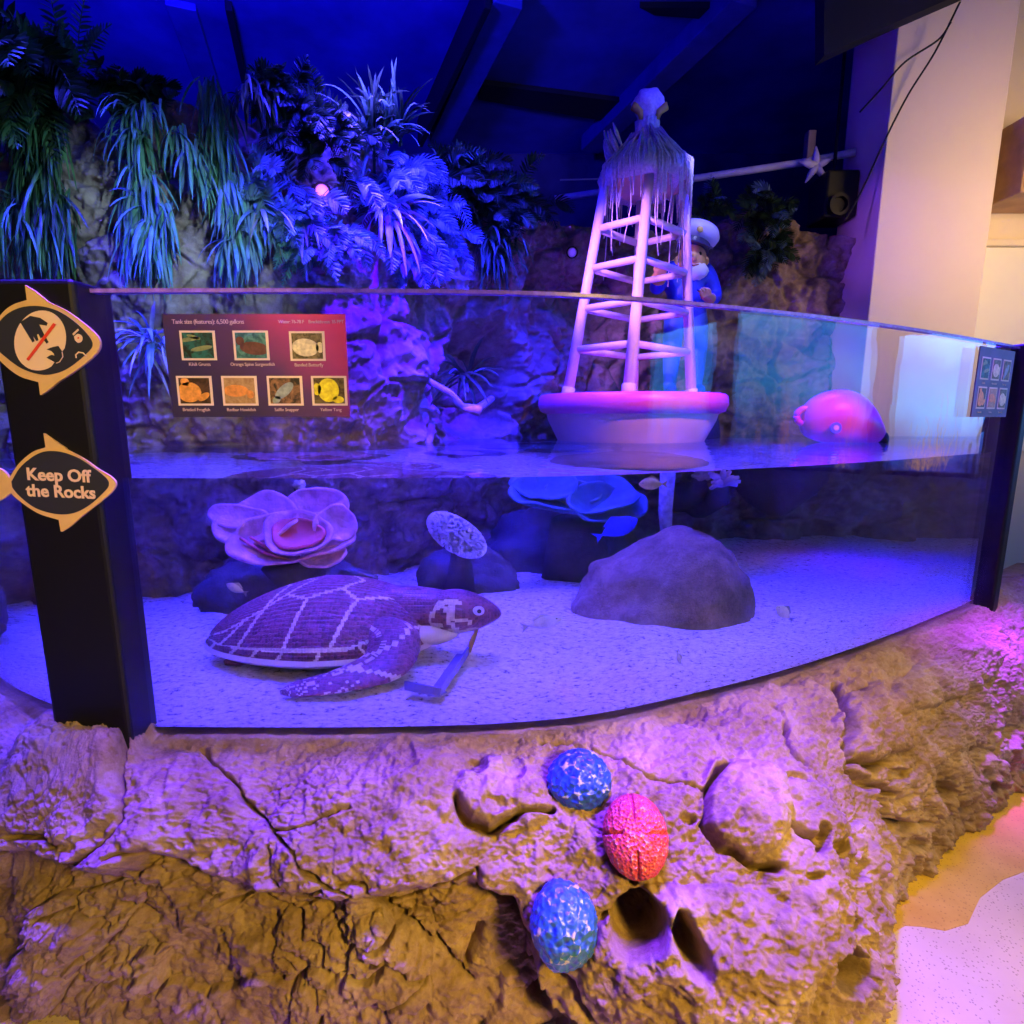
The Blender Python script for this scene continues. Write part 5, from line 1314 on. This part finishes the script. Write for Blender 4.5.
# ------------------------------------------------------------------ figure of a captain behind the tower
def captain():
    Y = 4.35; base = at(684, 395, Y); H = at(690, 240, Y).z - base.z
    T = empty('captain_figure', Vector((at(682, 395, Y).x, Y, base.z)), 'statue of a bearded captain in blue jacket and cap behind the tower', 'statue')
    o = T.location; cx = o.x
    M_skin = plain('statue_skin', (.70, .36, .14), .45); M_jk = plain('jacket_blue', (.015, .03, .50), .5, var=(9, .2)); M_cap = plain('cap_white', (.62, .60, .80), .5, bump=(60, .4, .003)); M_capb = plain('cap_band', (.02, .02, .10), .4)
    M_beard = plain('beard_white', (.80, .76, .78), .7, bump=(60, .5, .004)); M_tr = plain('trousers_blue', (.05, .20, .60), .5, var=(5, .4)); M_gold2 = plain('gold_braid', (.75, .55, .12), .35)
    zs = base.z; ht = H; hd = at(690, 262, Y); 
    V = {'pel': (cx, Y, zs + .55 * ht), 'sp': (cx - .02, Y, zs + .68 * ht), 'ch': (cx - .03, Y, zs + .80 * ht), 'nk': (cx + .02, Y - .01, zs + .87 * ht), 'hd': (hd.x, Y - .03, hd.z)}
    names = ['pel', 'sp', 'ch', 'nk', 'hd', 'lsh', 'lel', 'lha', 'rsh', 'rel', 'rha', 'lhip', 'lkn', 'lft', 'ltoe', 'rhip', 'rkn', 'rft', 'rtoe']
    hand = at(660, 273, Y - .28)
    V.update(lsh=(cx - .19, Y, zs + .78 * ht), lel=(cx - .27, Y - .14, zs + .66 * ht), lha=tuple(hand), rsh=(cx + .15, Y, zs + .78 * ht), rel=(cx + .20, Y - .05, zs + .62 * ht), rha=(cx + .08, Y - .2, zs + .60 * ht),
             lhip=(cx - .09, Y, zs + .50 * ht), lkn=(cx - .10, Y - .02, zs + .27 * ht), lft=(cx - .10, Y, zs + .04 * ht), ltoe=(cx - .11, Y - .13, zs + .025 * ht), rhip=(cx + .09, Y, zs + .50 * ht), rkn=(cx + .10, Y - .02, zs + .27 * ht), rft=(cx + .10, Y, zs + .04 * ht), rtoe=(cx + .11, Y - .13, zs + .025 * ht))
    rad = dict(pel=.13, sp=.12, ch=.145, nk=.06, hd=.105, lsh=.075, lel=.055, lha=.030, rsh=.075, rel=.055, rha=.032, lhip=.09, lkn=.07, lft=.05, ltoe=.04, rhip=.09, rkn=.07, rft=.05, rtoe=.04)
    E_ = [('pel', 'sp'), ('sp', 'ch'), ('ch', 'nk'), ('nk', 'hd'), ('ch', 'lsh'), ('lsh', 'lel'), ('lel', 'lha'), ('ch', 'rsh'), ('rsh', 'rel'), ('rel', 'rha'), ('pel', 'lhip'), ('lhip', 'lkn'), ('lkn', 'lft'), ('lft', 'ltoe'), ('pel', 'rhip'), ('rhip', 'rkn'), ('rkn', 'rft'), ('rft', 'rtoe')]
    vs = [V[n] for n in names]; es = [(names.index(a), names.index(b)) for a, b in E_]; rr2 = [rad[n] for n in names]
    for hn, sx in (('lha', 1), ('rha', -1)):   # five bent fingers each
        hp = Vector(V[hn])
        for k in range(5):
            off2 = Vector(((k - 2) * .021, -.012, .0)) if k < 4 else Vector((sx * .035, .0, -.005)); i0_ = len(vs)
            a = hp + off2 + Vector((0, 0, .02)); b = a + Vector((sx * .012, -.012, .035 - .004 * abs(k - 2))); c = b + Vector((sx * .026, .006, .012))
            vs += [tuple(a), tuple(b), tuple(c)]; rr2 += [.013, .011, .008]; es += [(names.index(hn), i0_), (i0_, i0_ + 1), (i0_ + 1, i0_ + 2)]
    me = bpy.data.meshes.new('body'); me.from_pydata(vs, es, []); ob = bpy.data.objects.new('body', me); COL.objects.link(ob)
    sk = ob.modifiers.new('skin', 'SKIN'); 
    for k, v in enumerate(me.skin_vertices[0].data): v.radius = (rr2[k], rr2[k]); v.use_root = (k == 0)
    sb = ob.modifiers.new('sub', 'SUBSURF'); sb.levels = 2; sb.render_levels = 2
    dg = bpy.context.evaluated_depsgraph_get(); m2 = bpy.data.meshes.new_from_object(ob.evaluated_get(dg)); bpy.data.objects.remove(ob)
    m2.materials.clear(); [m2.materials.append(m) for m in (M_skin, M_jk, M_tr)]
    for p in m2.polygons:
        c = p.center; p.use_smooth = True
        ishand = (c - Vector(V['lha'])).length < .085 or (c - Vector(V['rha'])).length < .085
        p.material_index = 0 if (c.z > V['nk'][2] - .01 or ishand) else (1 if c.z > zs + .52 * ht else 2)
    bo = bpy.data.objects.new('body', m2); COL.objects.link(bo); bo.parent = T; bo.matrix_parent_inverse = world_matrix(T).inverted()
    h = Vector(V['hd'])
    hd_ = MB(); hd_.ball(h, (.105, .115, .125), 32, 20); hd_.ball(h + Vector((-.02, -.12, -.01)), (.024, .03, .024), 12, 8)
    head = hd_.build('face', M_skin, T, smooth=True)
    for s_ in (-1, 1):
        MB().ball(h + Vector((-.015 + s_ * .042, -.100, .02)), (.016, .012, .018), 12, 8).build('eye', M_black, head, smooth=True)
        MB().ball(h + Vector((s_ * .108, .0, -.005)), (.020, .03, .036), 12, 8).build('ear', M_skin, head, smooth=True)
    MB().tube([h + Vector((-.05, -.108, -.055)), h + Vector((-.015, -.118, -.062)), h + Vector((.02, -.110, -.055))], .007, 8).build('mouth', plain('statue_mouth', (.4, .1, .08), .5), head, smooth=True)
    bd = MB(); bd.ball(h + Vector((.015, -.03, -.085)), (.100, .095, .07), 28, 14, fn=lambda v: v * (1 + .06 * math.sin(14 * v.x) * math.cos(11 * v.z))); bd.build('beard', M_beard, T, smooth=True)
    Rc = Matrix.Rotation(math.radians(18), 3, 'Y') @ Matrix.Rotation(math.radians(-8), 3, 'X')
    k = h + Vector((.0, 0, .075))
    MB().lathe([(.112, 0), (.118, .0), (.120, .045), (.112, .048)], k, 36, M=Rc).build('cap_band', M_capb, T)
    cp = MB().lathe([(.118, .045), (.155, .085), (.165, .115), (.150, .150), (.08, .172), (.01, .178)], k, 36, M=Rc).build('cap', M_cap, T, smooth=True)
    MB().ball(k + Rc @ Vector((-.02, -.145, .085)), (.026, .012, .026), 14, 8).build('badge', M_gold2, cp, smooth=True)
    MB().prism([k + Rc @ Vector((.12 * math.sin(a) * (1.0), -.10 - .075 * math.cos(a), -.004 - .02 * math.cos(a))) for a in [-1.4 + .28 * i for i in range(11)]], (0, 0, 1), .010).build('visor', M_capb, T)
    for i in range(3):
        MB().ball(Vector(V['ch']) + Vector((-.02, -.150, .03 - i * .09)), .014, 10, 8).build('button', M_gold2, T, smooth=True)
    cuff = Vector(V['lha']).lerp(Vector(V['lel']), .25); MB().tube([cuff, cuff.lerp(Vector(V['lel']), .2)], .052, 16).build('cuff', M_gold2, T)
    boulder('rock_perch', (cx + .02, Y + .02, (zs + .95) / 2 - .02), (.30, .24, (zs - .95) / 2 + .03), M_dark_rock, 'dark rock the captain statue stands on', seed=77, amp=.06)
captain()
